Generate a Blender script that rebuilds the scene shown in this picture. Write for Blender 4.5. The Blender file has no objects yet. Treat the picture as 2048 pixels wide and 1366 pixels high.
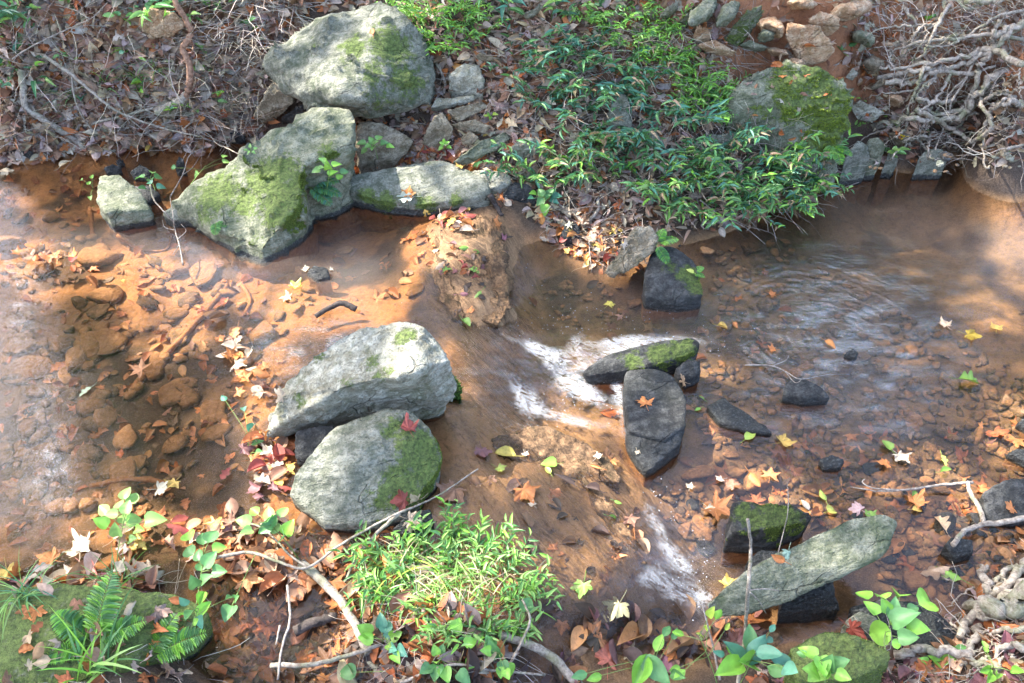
import bpy, bmesh, math, random
import numpy as np
from mathutils import Vector, Matrix
from mathutils.bvhtree import BVHTree

R = math.radians
random.seed(7); rng = np.random.default_rng(7)
scene = bpy.context.scene
COL = scene.collection

# ---------------------------------------------------------------- camera, sky, sun, exposure
CAM_H, PITCH, HFOV = 2.2, 42.0, 60.0
cam_data = bpy.data.cameras.new('camera'); cam = bpy.data.objects.new('camera', cam_data)
COL.objects.link(cam); cam.location = (0, 0, CAM_H); cam.rotation_euler = (R(90 - PITCH), 0, 0)
cam_data.sensor_width = 36; cam_data.angle = R(HFOV); cam_data.clip_end = 500; cam_data.clip_start = 0.05
scene.camera = cam

SUN_EL, SUN_AZ = 50.0, 158.0          # azimuth measured counter-clockwise from +X: up the creek and a little beyond it
sun_dir = np.array([math.cos(R(SUN_EL)) * math.cos(R(SUN_AZ)), math.cos(R(SUN_EL)) * math.sin(R(SUN_AZ)), math.sin(R(SUN_EL))])
w = bpy.data.worlds.new('World'); scene.world = w; w.use_nodes = True
nt = w.node_tree; bg = nt.nodes['Background']; bg.inputs['Strength'].default_value = 0.15
sky = nt.nodes.new('ShaderNodeTexSky'); sky.sky_type = 'NISHITA'; sky.sun_disc = False
sky.sun_elevation = R(SUN_EL); sky.sun_rotation = R(90 - SUN_AZ); sky.dust_density = 2.5; sky.air_density = 0.7; sky.ozone_density = 0.0
nt.links.new(sky.outputs[0], bg.inputs['Color'])
sl = bpy.data.lights.new('sun', 'SUN'); sl.energy = 2.3; sl.angle = R(0.53); sl.color = (1.0, 0.95, 0.87)
so = bpy.data.objects.new('sun', sl); COL.objects.link(so)
so.rotation_euler = Vector(tuple(sun_dir)).to_track_quat('Z', 'Y').to_euler()
scene.view_settings.view_transform = 'Standard'; scene.view_settings.look = 'None'
scene.view_settings.exposure = 2.95; scene.view_settings.gamma = 1
scene.view_settings.use_curve_mapping = False
scene.cycles.max_bounces = 6; scene.cycles.transparent_max_bounces = 8
scene.cycles.diffuse_bounces = 3; scene.cycles.glossy_bounces = 3
scene.cycles.caustics_reflective = False; scene.cycles.caustics_refractive = False

# ---------------------------------------------------------------- picture <-> world
FPX = 1024 / math.tan(R(HFOV / 2)); sp, cp = math.sin(R(PITCH)), math.cos(R(PITCH))
def ray(px, py):
    a = (np.asarray(px, float) - 1024) / FPX; b = -(np.asarray(py, float) - 683) / FPX
    return np.stack([a, b * sp + cp, b * cp - sp], -1)
def P(px, py, z):
    d = ray(px, py); t = (np.asarray(z, float) - CAM_H) / d[..., 2]
    return d * t[..., None] + np.array([0, 0, CAM_H])
def proj(p):
    q = np.asarray(p, float) - np.array([0, 0, CAM_H])
    u = q[..., 1] * sp + q[..., 2] * cp; fw = q[..., 1] * cp - q[..., 2] * sp
    fw = np.where(fw < 1e-3, 1e-3, fw)
    return np.stack([1024 + FPX * q[..., 0] / fw, 683 - FPX * u / fw], -1)

# ---------------------------------------------------------------- noise
def _hash(ix, iy, iz, s):
    h = (ix * 374761393 + iy * 668265263 + iz * 2147483647 + s * 1274126177) & 0xffffffff
    h = ((h ^ (h >> 13)) * 1274126177) & 0xffffffff
    h = ((h ^ (h >> 15)) * 2246822519) & 0xffffffff
    return ((h ^ (h >> 16)) & 0xffffff) / float(0xffffff)
def vnoise(p, s=0):
    i = np.floor(p).astype(np.int64); f = p - i; f = f * f * f * (f * (f * 6 - 15) + 10)
    x, y, z = i[:, 0], i[:, 1], i[:, 2]; r = 0
    for dx in (0, 1):
        wx = f[:, 0] if dx else 1 - f[:, 0]
        for dy in (0, 1):
            wy = f[:, 1] if dy else 1 - f[:, 1]
            for dz in (0, 1):
                wz = f[:, 2] if dz else 1 - f[:, 2]
                r = r + wx * wy * wz * _hash(x + dx, y + dy, z + dz, s)
    return r * 2 - 1
def fbm(p, s=0, o=4, g=0.5):
    r = 0; a = 1; t = 0
    for k in range(o):
        r = r + a * vnoise(p * (2.03 ** k) + 17.3 * k, s + k); t += a; a *= g
    return r / t
def sstep(a, b, x):
    t = np.clip((x - a) / (b - a), 0, 1); return t * t * (3 - 2 * t)
def xyz(x, y, z=0.0):
    return np.stack([x, y, np.full_like(x, z)], -1)

# ---------------------------------------------------------------- mesh helpers
def mk_mesh(name, V, T, mat=None, cols=None, attrs=None, smooth=True, uv=None):
    V = np.asarray(V, np.float32); T = np.asarray(T, np.int32)
    me = bpy.data.meshes.new(name); me.vertices.add(len(V)); me.vertices.foreach_set('co', V.ravel())
    me.loops.add(T.size); me.loops.foreach_set('vertex_index', T.ravel())
    me.polygons.add(len(T)); me.polygons.foreach_set('loop_start', np.arange(0, T.size, T.shape[1], dtype=np.int32))
    me.polygons.foreach_set('use_smooth', np.full(len(T), smooth, bool))
    me.update(calc_edges=True)
    if cols is not None:
        a = me.attributes.new('tone', 'FLOAT_COLOR', 'POINT')
        c = np.ones((len(V), 4), np.float32); c[:, :3] = cols; a.data.foreach_set('color', c.ravel())
    for k, v in (attrs or {}).items():
        a = me.attributes.new(k, 'FLOAT', 'POINT'); a.data.foreach_set('value', np.asarray(v, np.float32))
    if mat: me.materials.append(mat)
    return me
def link(name, me, parent=None, **props):
    o = bpy.data.objects.new(name, me); COL.objects.link(o)
    if parent: o.parent = parent
    for k, v in props.items():
        if v: o[k] = v
    return o
def empty(name, loc, **props):
    o = link(name, None, **props); o.location = loc; return o
class Batch:
    def __init__(s): s.V = []; s.T = []; s.C = []; s.n = 0
    def add(s, V, T, c=None):
        V = np.asarray(V, float)
        s.V.append(V); s.T.append(np.asarray(T, np.int64) + s.n); s.n += len(V)
        s.C.append(np.broadcast_to(np.asarray(c if c is not None else (1, 1, 1), float), (len(V), 3)))
    def mesh(s, name, mat, smooth=True, off=None):
        V = np.concatenate(s.V)
        if off is not None: V = V - np.asarray(off)
        return mk_mesh(name, V, np.concatenate(s.T), mat, np.concatenate(s.C), smooth=smooth)
def catmull(pts, n=6):
    pts = np.asarray(pts, float); q = np.vstack([2 * pts[0] - pts[1], pts, 2 * pts[-1] - pts[-2]]); out = []
    for i in range(1, len(q) - 2):
        for t in np.arange(n) / n:
            out.append(0.5 * ((2 * q[i]) + (-q[i-1] + q[i+1]) * t + (2*q[i-1] - 5*q[i] + 4*q[i+1] - q[i+2]) * t*t + (-q[i-1] + 3*q[i] - 3*q[i+1] + q[i+2]) * t**3))
    out.append(q[-2]); return np.array(out)
def tube(pts, rad, sides=6, knob=0.0):
    pts = np.asarray(pts, float); n = len(pts); rad = np.broadcast_to(np.asarray(rad, float), (n,)) if np.ndim(rad) == 0 or len(rad) == n else np.interp(np.linspace(0, 1, n), np.linspace(0, 1, len(rad)), rad)
    tan = np.gradient(pts, axis=0); tan /= np.linalg.norm(tan, axis=1)[:, None] + 1e-9
    up = np.array([0.31, 0.2, 0.93]); a = np.cross(tan, up); a /= np.linalg.norm(a, axis=1)[:, None] + 1e-9; b = np.cross(tan, a)
    th = np.arange(sides) * 2 * math.pi / sides
    rr = rad[:, None] * (1 + (knob * rng.normal(0, 1, (n, sides)) if knob else np.zeros((n, sides))))
    V = pts[:, None] + rr[..., None] * (a[:, None] * np.cos(th)[None, :, None] + b[:, None] * np.sin(th)[None, :, None])
    V = V.reshape(-1, 3); T = []
    for i in range(n - 1):
        for j in range(sides):
            p, q = i * sides + j, i * sides + (j + 1) % sides
            T += [(p, q, q + sides), (p, q + sides, p + sides)]
    V = np.vstack([V, pts[0], pts[-1]]); k = n * sides
    for j in range(sides):
        T += [((j + 1) % sides, j, k), ((n - 1) * sides + j, (n - 1) * sides + (j + 1) % sides, k + 1)]
    return V, np.array(T)

# ---------------------------------------------------------------- materials
class NT:
    def __init__(s, name):
        s.m = bpy.data.materials.new(name); s.m.use_nodes = True; s.t = s.m.node_tree; s.t.nodes.clear()
        s.out = s.n('ShaderNodeOutputMaterial')
    def n(s, k, **kw):
        x = s.t.nodes.new(k)
        for a, b in kw.items():
            if a.startswith('i_'):
                key = a[2:].replace('_', ' ')
                x.inputs[int(key) if key.isdigit() else key].default_value = b
            else: setattr(x, a, b)
        return x
    def l(s, a, b): s.t.links.new(a, b)
    def noise(s, vec, scale, detail=4, rough=0.6, **kw):
        x = s.n('ShaderNodeTexNoise', i_Scale=scale, i_Detail=detail, i_Roughness=rough, **kw); s.l(vec, x.inputs['Vector']); return x.outputs['Fac']
    def ramp(s, fac, stops, interp='LINEAR'):
        x = s.n('ShaderNodeValToRGB'); x.color_ramp.interpolation = interp; e = x.color_ramp.elements
        while len(e) < len(stops): e.new(0.5)
        for el, (p, c) in zip(e, stops):
            el.position = p; el.color = (c, c, c, 1) if np.ndim(c) == 0 else (*c, 1)
        s.l(fac, x.inputs[0]); return x.outputs[0]
    def mix(s, fac, a, b, mode='MIX'):
        x = s.n('ShaderNodeMix', data_type='RGBA', blend_type=mode)
        for v, i in ((fac, 0), (a, 6), (b, 7)):
            if hasattr(v, 'is_output'): s.l(v, x.inputs[i])
            else: x.inputs[i].default_value = v if i == 0 else ((*v, 1) if np.ndim(v) else (v, v, v, 1))
        return x.outputs[2]
    def math(s, op, a, b=0.0, clamp=False):
        x = s.n('ShaderNodeMath', operation=op, use_clamp=clamp)
        for v, i in ((a, 0), (b, 1)):
            if hasattr(v, 'is_output'): s.l(v, x.inputs[i])
            else: x.inputs[i].default_value = v
        return x.outputs[0]
    def attr(s, name, col=False):
        x = s.n('ShaderNodeAttribute', attribute_name=name); return x.outputs['Color' if col else 'Fac']
    def bump(s, h, strength=0.5, dist=0.01, normal=None):
        x = s.n('ShaderNodeBump', i_Strength=strength, i_Distance=dist); s.l(h, x.inputs['Height'])
        if normal: s.l(normal, x.inputs['Normal'])
        return x.outputs[0]
    def pos(s): return s.n('ShaderNodeNewGeometry').outputs['Position']
    def stretch(s, vec, sc, rot=(0, 0, 0)):          # turn first, then scale along the turned axes
        r = s.n('ShaderNodeMapping'); r.inputs['Rotation'].default_value = rot; s.l(vec, r.inputs[0])
        x = s.n('ShaderNodeMapping'); x.inputs['Scale'].default_value = sc; s.l(r.outputs[0], x.inputs[0]); return x.outputs[0]
    def bsdf(s, color, rough=0.8, normal=None, spec=0.5, **kw):
        x = s.n('ShaderNodeBsdfPrincipled')
        for v, i in ((color, 'Base Color'), (rough, 'Roughness')):
            if hasattr(v, 'is_output'): s.l(v, x.inputs[i])
            else: x.inputs[i].default_value = (*v, 1) if np.ndim(v) else v
        x.inputs['Specular IOR Level'].default_value = spec
        if normal: s.l(normal, x.inputs['Normal'])
        for k, v in kw.items(): x.inputs[k.replace('_', ' ')].default_value = v
        s.l(x.outputs[0], s.out.inputs[0]); return x

def rock_mat(name, base, dark, light, tint=(0.10, 0.14, 0.03), wetcol=(0.012, 0.013, 0.012), strata=(7, 7, 26), rot=(0.5, 0.3, 0.2)):
    """stone: mottled base, thin bedding lines, lichen specks, moss and wet algae where the rock carries them"""
    k = NT(name); p = k.n('ShaderNodeTexCoord').outputs['Object']
    big = k.noise(p, 5, 4); mid = k.noise(p, 26, 5, 0.7); fine = k.noise(p, 150, 3, 0.7)
    st = k.noise(k.stretch(p, strata, rot), 3.0, 5, 0.65)
    c = k.mix(k.ramp(big, [(0.35, 0.0), (0.65, 1.0)]), dark, base)
    c = k.mix(k.ramp(mid, [(0.42, 0.0), (0.62, 0.85)]), c, light)
    c = k.mix(k.ramp(st, [(0.38, 0.55), (0.47, 0.0)]), c, dark)
    c = k.mix(k.ramp(fine, [(0.36, 0.6), (0.47, 0.0)]), c, tuple(v * 0.22 for v in base))
    c = k.mix(k.ramp(fine, [(0.58, 0.0), (0.72, 0.4)]), c, tuple(min(.8, v * 1.5) for v in light))
    stain = k.noise(p, 9, 6, 0.72, i_Distortion=0.8); c = k.mix(k.ramp(stain, [(0.5, 0.0), (0.66, 0.75)]), c, (dark[0] * .6, dark[1] * .75, dark[2] * .5))
    wv = k.n('ShaderNodeTexNoise', i_Scale=7.0, i_Detail=3.0); k.l(p, wv.inputs['Vector']); vm = k.n('ShaderNodeVectorMath', operation='MULTIPLY_ADD'); k.l(wv.outputs['Color'], vm.inputs[0]); vm.inputs[1].default_value = (.12, .12, .12); k.l(p, vm.inputs[2])
    crk = k.n('ShaderNodeTexVoronoi', feature='DISTANCE_TO_EDGE', i_Scale=4.5); k.l(k.stretch(vm.outputs[0], (1, 1, 2.2), rot), crk.inputs['Vector']); crack = k.math('MULTIPLY', k.ramp(crk.outputs['Distance'], [(0.0, 1.0), (0.014, 0.0)]), k.ramp(big, [(0.52, 0.0), (0.6, 1.0)]))
    c = k.mix(k.math('MULTIPLY', crack, 0.6), c, tuple(v * 0.2 for v in dark))
    li = k.n('ShaderNodeTexVoronoi', i_Scale=38.0); k.l(p, li.inputs['Vector'])
    c = k.mix(k.math('MULTIPLY', k.ramp(li.outputs['Distance'], [(0.1, 0.6), (0.28, 0.0)]), k.ramp(mid, [(0.5, 0.0), (0.62, 1.0)])), c, tuple(min(1, v * 1.25) for v in light))
    mo = k.math('ADD', k.attr('moss'), k.math('MULTIPLY', k.math('SUBTRACT', k.noise(p, 34, 6, 0.75), 0.5), 1.7))
    mfac = k.ramp(mo, [(0.42, 0.0), (0.62, 0.93)])
    mcol = k.mix(k.ramp(k.noise(p, 90, 4, 0.7), [(0.35, 0.0), (0.65, 1.0)]), tuple(v * 0.45 for v in tint), tuple(v * 1.5 for v in tint))
    c = k.mix(mfac, c, mcol)
    si = k.math('ADD', k.attr('silt'), k.math('MULTIPLY', k.math('SUBTRACT', k.noise(p, 22, 5, 0.7), 0.5), 0.8))
    sfac = k.ramp(si, [(0.35, 0.0), (0.7, 0.95)])
    scol = k.mix(k.ramp(k.noise(p, 60, 4, 0.7), [(0.3, 0.0), (0.7, 1.0)]), (0.25, 0.12, 0.045), (0.46, 0.235, 0.10))
    we = k.math('ADD', k.attr('wet'), k.math('MULTIPLY', k.math('SUBTRACT', k.noise(p, 40, 6, 0.8), 0.5), 1.7))
    wfac = k.ramp(we, [(0.45, 0.0), (0.75, 1.0)])
    wc = k.mix(k.ramp(fine, [(0.5, 0.0), (0.68, 1.0)]), wetcol, (0.075, 0.08, 0.075))
    c = k.mix(k.math('MULTIPLY', wfac, 0.95), c, wc); c = k.mix(sfac, c, scol)
    rough = k.mix(wfac, 0.88, 0.42)
    h = k.math('SUBTRACT', k.math('ADD', k.math('MULTIPLY', mid, 0.7), k.math('MULTIPLY', st, 0.8)), k.math('MULTIPLY', crack, 0.5))
    n1 = k.bump(h, 1.0, 0.016); n2 = k.bump(k.math('ADD', fine, k.math('MULTIPLY', k.noise(p, 260, 2), k.math('ADD', mfac, 0.3))), 0.8, 0.005, n1)
    k.bsdf(c, rough, n2, 0.4); return k.m
M = {}
M['grey'] = rock_mat('grey_stone', (0.20, 0.20, 0.15), (0.075, 0.085, 0.055), (0.31, 0.305, 0.24))
M['pale'] = rock_mat('pale_stone', (0.33, 0.32, 0.245), (0.15, 0.135, 0.085), (0.44, 0.43, 0.35), rot=(0.2, 0.5, 0.3))
M['brown'] = rock_mat('brown_stone', (0.24, 0.19, 0.12), (0.11, 0.085, 0.05), (0.36, 0.31, 0.22), rot=(0.9, 0.5, 0.0))
M['tan'] = rock_mat('tan_stone', (0.44, 0.28, 0.16), (0.26, 0.13, 0.06), (0.56, 0.43, 0.29))
M['ledge'] = rock_mat('ledge_stone', (0.17, 0.095, 0.045), (0.06, 0.035, 0.018), (0.34, 0.20, 0.10), strata=(4, 30, 20), rot=(0, 0, 1.0))
M['dark'] = rock_mat('dark_stone', (0.032, 0.034, 0.031), (0.012, 0.012, 0.012), (0.085, 0.085, 0.08), tint=(0.07, 0.10, 0.02))
M['silted'] = rock_mat('silted_stone', (0.22, 0.13, 0.06), (0.10, 0.065, 0.035), (0.34, 0.20, 0.10))
M['greenish'] = rock_mat('greenish_stone', (0.21, 0.215, 0.14), (0.08, 0.095, 0.052), (0.30, 0.295, 0.21))

def leaf_mat(name, col=None, rough=0.55, trans=0.25, var=0.35, spec=0.4):
    k = NT(name); p = k.pos(); n = k.noise(p, 120, 4, 0.7)
    c = k.attr('tone', True)
    c = k.mix(k.ramp(n, [(0.38, var), (0.55, 0.0)]), c, k.mix(0.65, c, (0.03, 0.015, 0.008)))
    b = k.bsdf(c, rough, k.bump(k.noise(p, 300, 3), 0.35, 0.002), spec)
    tr = k.n('ShaderNodeBsdfTranslucent'); k.l(c, tr.inputs[0]); mx = k.n('ShaderNodeMixShader', i_Fac=trans)
    k.l(b.outputs[0], mx.inputs[1]); k.l(tr.outputs[0], mx.inputs[2]); k.l(mx.outputs[0], k.out.inputs[0]); return k.m
M['leaf'] = leaf_mat('dead_leaf', trans=0.22)
M['green'] = leaf_mat('green_leaf', rough=0.38, trans=0.3, var=0.12, spec=0.5)
M['canopy'] = leaf_mat('canopy_leaf', rough=0.5, trans=0.35, var=0.2)
def wood_mat(name, a, b, moss=0.0):
    k = NT(name); p = k.n('ShaderNodeTexCoord').outputs['Object']; n = k.noise(p, 70, 5, 0.7); s = k.noise(k.stretch(p, (60, 60, 60)), 1.2, 4)
    c = k.mix(k.ramp(n, [(0.35, 0.0), (0.65, 1.0)]), a, b)
    if moss: c = k.mix(k.ramp(k.noise(p, 9, 5, 0.7), [(0.5, 0.0), (0.62, moss)]), c, (0.10, 0.13, 0.035))
    k.bsdf(c, 0.85, k.bump(k.math('ADD', n, s), 0.6, 0.004), 0.3); return k.m
M['root'] = wood_mat('root_bark', (0.13, 0.10, 0.075), (0.42, 0.37, 0.30), 0.5)
M['twig'] = wood_mat('twig_bark', (0.13, 0.10, 0.08), (0.36, 0.32, 0.27))
M['wetwood'] = wood_mat('wet_wood', (0.02, 0.016, 0.013), (0.09, 0.07, 0.06))
M['siltwood'] = wood_mat('silted_wood', (0.26, 0.11, 0.04), (0.42, 0.19, 0.08))
M['redwood'] = wood_mat('shedding_bark', (0.12, 0.06, 0.035), (0.38, 0.22, 0.14))
def tone_mat(name, rough=0.9):
    k = NT(name); k.bsdf(k.attr('tone', True), rough, None, 0.25); return k.m
M['straw'] = tone_mat('dry_straw'); M['blade'] = leaf_mat('grass_blade', rough=0.45, trans=0.35, var=0.1)
M['moss'] = tone_mat('moss_fibres')
# ---------------------------------------------------------------- levels: water and ground
class RBF:
    def __init__(s, pts, val, c=0.06):
        s.p = np.asarray(pts, float); s.c = c
        d = np.linalg.norm(s.p[:, None] - s.p[None], axis=-1); A = np.sqrt(d * d + c * c)
        n = len(s.p); B = np.zeros((n + 1, n + 1)); B[:n, :n] = A - np.eye(n) * 0.004; B[:n, n] = 1; B[n, :n] = 1
        s.w = np.linalg.solve(B, np.append(np.asarray(val, float), 0))
    def __call__(s, xy):
        xy = np.asarray(xy, float); out = np.empty(len(xy))
        for i in range(0, len(xy), 20000):
            q = xy[i:i + 20000]; d2 = ((q[:, None] - s.p[None]) ** 2).sum(-1)
            out[i:i + 20000] = np.sqrt(d2 + s.c ** 2) @ s.w[:-1] + s.w[-1]
        return out
WC = [(x, y, .10) for x, y in [(0, 300), (0, 500), (0, 750), (0, 1000), (0, 1250), (200, 400), (200, 600), (200, 900), (400, 500), (400, 750), (420, 1000),
      (560, 600), (600, 450), (700, 500), (700, 640), (800, 450), (800, 560), (860, 470), (600, 300), (300, 290), (880, 560), (880, 400), (950, 420), (500, 880), (560, 1000), (300, 1150), (500, 1150)]]
WC += [(870, 620, .095), (870, 700, .093), (880, 770, .092), (900, 840, .09), (930, 650, .085), (960, 700, .072), (960, 760, .068), (980, 800, .06), (860, 900, .09), (880, 980, .09),
       (950, 900, .082), (1000, 860, .066), (940, 1000, .086), (1030, 950, .076), (1080, 900, .05), (1000, 1080, .082), (1100, 1020, .066), (1180, 970, .035), (1100, 1120, .07), (1050, 1180, .08),
       (1190, 1080, .045), (1240, 1010, .02), (1200, 1150, .048), (1180, 1220, .04), (1270, 1120, .025), (1080, 1250, .05),
       (1000, 660, .05), (1020, 720, .02), (1040, 780, .01), (1060, 830, .005), (1110, 860, .004), (1000, 560, .03), (1020, 620, .01), (1000, 500, .05), (1160, 880, .0), (1250, 930, .0),
       (800, 1080, .09), (700, 1100, .085), (700, 1250, .06), (560, 1300, .06), (640, 1200, .07), (800, 1300, .05), (950, 1366, .03)]
WC += [(x, y, .0) for x, y in [(1100, 680), (1100, 560), (1060, 600), (1100, 760), (1140, 820), (1200, 700), (1200, 560), (1200, 840), (1300, 640), (1320, 960), (1400, 700), (1400, 850), (1500, 500), (1500, 950),
       (1600, 700), (1700, 500), (1700, 900), (1800, 400), (1800, 650), (1800, 1000), (2048, 350), (2048, 600), (2048, 900), (2048, 1150), (1600, 1100), (1800, 1200), (1650, 350), (1300, 480), (1150, 470)]]
WC += [(1320, 1040, -.012), (1360, 1120, -.03), (1390, 1200, -.045), (1340, 1200, -.035), (1300, 1160, -.005), (1420, 1280, -.06), (1300, 1260, -.05), (1350, 1366, -.07), (1200, 1320, -.04), (1450, 1180, -.02), (1550, 1250, -.03), (1500, 1366, -.06)]
wc = np.array(WC); wp = P(wc[:, 0], wc[:, 1], wc[:, 2])
wpts = np.vstack([wp[:, :2], [(-9, 3), (-9, 1), (-5, 3), (-5, .5), (9, 3), (9, 1), (5, 3), (5, 1), (-2, -2), (2, -2), (0, 0), (-3, 6), (3, 6)]])
wval = np.append(wc[:, 2], [.12, .12, .11, .11, -.02, -.02, -.01, -.01, 0, -.1, -.1, .1, 0])
WATER = RBF(wpts, wval, 0.03)
def wz(x, y): return np.clip(WATER(np.stack([np.atleast_1d(x), np.atleast_1d(y)], -1)), -0.09, 0.12)

TC = """0 350 .05;150 350 .06;0 450 .03;150 480 .02;300 560 .01;0 600 .0;0 800 -.02;200 700 .0;200 900 -.02;400 650 .02;350 800 -.02;400 950 .02;450 500 .02;300 440 .04;
0 1000 .02;150 1000 .03;600 480 .0;700 440 -.02;620 600 .05;700 560 -.01;780 480 .02;800 560 .045;740 640 .06;560 680 .02;500 780 .03;840 500 .075;840 450 .06;
878 440 .115;895 520 .112;960 440 .125;955 520 .115;990 600 .098;925 600 .105;950 480 .125;1010 500 .09;1010 440 .11;
850 600 .075;870 660 .075;930 700 .06;1000 720 .0;960 780 .05;1010 820 -.02;900 780 .075;900 850 .075;970 660 .05;
1060 620 -.06;1080 520 -.03;1050 560 -.04;1100 720 -.10;1180 700 -.1;1100 800 -.08;1200 780 -.08;1180 600 -.07;1130 870 -.03;1230 870 -.05;
900 900 .075;1000 870 .05;960 950 .074;880 1000 .07;1050 950 .064;1130 950 .035;1000 1050 .074;1100 1100 .058;1190 1050 .03;1240 1150 .016;1150 1180 .045;1050 1160 .07;1250 1000 -.015;850 900 .06;850 950 .055;
1320 1050 -.08;1370 1150 -.1;1420 1250 -.11;1330 1250 -.09;1250 1290 -.06;1150 1280 .01;1290 1100 -.01;
1300 960 -.05;1400 900 -.05;1500 950 -.05;1600 900 -.06;1700 960 -.05;1800 900 -.05;1900 950 -.05;2048 950 -.04;1450 780 -.08;1600 700 -.1;1700 600 -.13;1500 600 -.09;1500 520 -.07;
1800 750 -.08;1900 700 -.05;2048 780 -.02;2000 620 -.05;1850 560 -.12;2048 500 -.1;1900 450 -.14;1700 450 -.12;1600 450 -.1;1750 370 -.08;1900 370 -.11;2048 370 -.12;1400 560 -.08;1350 680 -.08;
1500 1100 -.07;1700 1150 -.07;1850 1120 -.05;1900 1200 -.04;1750 1250 -.05;1600 1290 -.03;2000 1120 -.02;2048 1180 .04;1990 1250 .05;1920 1320 .05;2048 1340 .12;1700 1366 .02;1500 1366 -.02;1400 1330 -.06;
0 1170 .13;200 1170 .12;420 1200 .06;0 1366 .18;300 1366 .16;450 1290 .0;560 1250 .0;600 1366 .0;500 1120 .08;650 1160 .03;560 1050 .09;500 960 .09;560 900 .09;700 1070 .03;760 1120 .04;780 1050 .06;450 1060 .085;350 1080 .08;200 1110 .075;50 1120 .07;500 860 .085;
900 1190 .10;850 1250 .12;950 1280 .10;880 1366 .12;1000 1340 .05;720 1300 .03;760 1366 .06;1100 1366 -.03;800 1180 .07;1020 1230 .05;
0 290 .1;150 300 .105;300 290 .1;450 285 .1;520 300 .09;0 262 .2;0 200 .32;0 100 .5;0 0 .68;200 255 .2;200 200 .3;250 100 .5;250 0 .68;400 250 .2;400 200 .3;450 100 .46;500 0 .66;500 250 .15;
600 280 .1;700 330 .14;760 300 .2;850 330 .16;880 260 .28;950 200 .38;900 120 .5;900 30 .68;750 200 .3;650 200 .3;650 60 .5;800 100 .48;1000 395 .13;1100 400 .1;1100 300 .25;1100 200 .42;1100 100 .58;1100 0 .75;1200 455 .04;1300 420 .1;1300 300 .26;
1300 200 .42;1300 100 .58;1300 0 .75;1450 430 .05;1450 330 .2;1500 200 .38;1500 100 .55;1500 0 .75;1600 380 .05;1650 330 .08;1620 200 .36;1700 290 .12;1700 200 .32;1700 100 .52;1700 0 .74;
1850 320 .03;1850 270 .16;1850 200 .32;1900 100 .5;1900 0 .68;2048 330 -.02;2048 290 .16;2048 200 .38;2048 100 .55;2048 0 .7;1180 500 .012;1960 350 -.1;2020 358 -.1;1900 345 -.08;1250 480 .03;1150 540 -.02;1050 470 .06;1220 520 .005;850 400 .05;780 420 .02"""
tc = np.array([[float(v) for v in s.split()] for s in TC.replace('\n', '').split(';')])
tp = P(tc[:, 0], tc[:, 1], tc[:, 2])
ext = [(-9, 2.2, 0), (-9, 3.9, .3), (-9, 5, 1.1), (-5, 2.2, 0), (-5, 1.1, .1), (-4.5, 3.8, .3), (-4.5, 4.8, 1.0), (-3, 4.8, 1.0), (-1, 4.9, 1.15), (0, 5.0, 1.25), (1.5, 5, 1.25), (3, 4.9, 1.1), (5, 4.8, 1.0),
       (5, 3.4, -.05), (5, 2.2, -.1), (5, 1, 0), (9, 3, -.1), (9, 4.6, .9), (9, 1, .1), (0, 7, 1.9), (-5, 7, 1.8), (5, 7, 1.8), (0, 14, 2.6), (-12, 14, 2.6), (12, 14, 2.6), (-12, 7, 1.8), (12, 7, 1.8),
       (-3, .6, .3), (-1.2, .7, .3), (0, .6, .2), (1.5, .7, .2), (3, .7, .25), (0, -2, .6), (-6, -2, .8), (6, -2, .8), (-12, -2, .8), (12, -2, .8), (0, -8, 1.2), (-12, -8, 1), (12, -8, 1), (-3.4, 1.2, .2), (3.4, 1.2, .15), (-3.5, 2.2, 0), (3.5, 2.2, -.05)]
ext = np.array(ext)
TER = RBF(np.vstack([tp[:, :2], ext[:, :2]]), np.append(tc[:, 2], ext[:, 2]), 0.05)
ridge_c = P(930, 540, .11)[:2]
slab_c = P(1060, 1060, .07)[:2]
def ground(x, y):
    z = TER(np.stack([x, y], -1)); q = xyz(x, y)
    dry = sstep(0.0, 0.12, z - wz(x, y))
    # slabs of the ledge: long grooves running along the bedding
    a = R(-62); u = x * math.cos(a) + y * math.sin(a); v = -x * math.sin(a) + y * math.cos(a)
    lm = np.exp(-(((x + 0.12) / 0.22) ** 2 + ((y - 2.75) / 0.38) ** 2)) + np.exp(-(((x - 0.1) / 0.42) ** 2 + ((y - 1.75) / 0.36) ** 2))
    lm = np.clip(lm, 0, 1)
    gro = fbm(np.stack([u * 2.2, v * 16, z * 0], -1), 40, 4)
    z = z + lm * (0.024 * gro + 0.016 * np.round(gro * 3) / 3)
    low = np.exp(-(((x - 0.12) / 0.5) ** 2 + ((y - 1.72) / 0.45) ** 2)); wl_ = wz(x, y) - .005 - .012 * np.abs(gro); z = np.where((z > wl_) & (low > .3), wl_ + (z - wl_) * .12, z)
    z = z + 0.016 * fbm(q * 7, 3, 4) * (1 - 0.6 * lm) + 0.004 * fbm(q * 34, 9, 3)
    z = z + dry * (0.05 * fbm(q * 3.2, 21, 4) + 0.018 * np.abs(fbm(q * 13, 23, 3)))
    return z
def axis(lo, hi, step, far):
    m = np.arange(lo, hi + step, step); g = []; s = step; c = hi
    while c < far: s *= 1.16; c += s; g.append(c)
    return m, np.array(g)
mx, gx = axis(-3.1, 3.1, 0.011, 90); my, gy = axis(0.6, 4.9, 0.0085, 90)
xs = np.concatenate([-gx[::-1], mx, gx]); ys = np.concatenate([0.6 - (gy - gy[0] + 0.02)[::-1], my, gy])
def grid(xs, ys):
    X, Y = np.meshgrid(xs, ys); nx, ny = len(xs), len(ys)
    i = np.arange(nx * ny).reshape(ny, nx); T = np.stack([i[:-1, :-1], i[:-1, 1:], i[1:, 1:], i[1:, :-1]], -1).reshape(-1, 4)
    return X.ravel(), Y.ravel(), T
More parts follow.
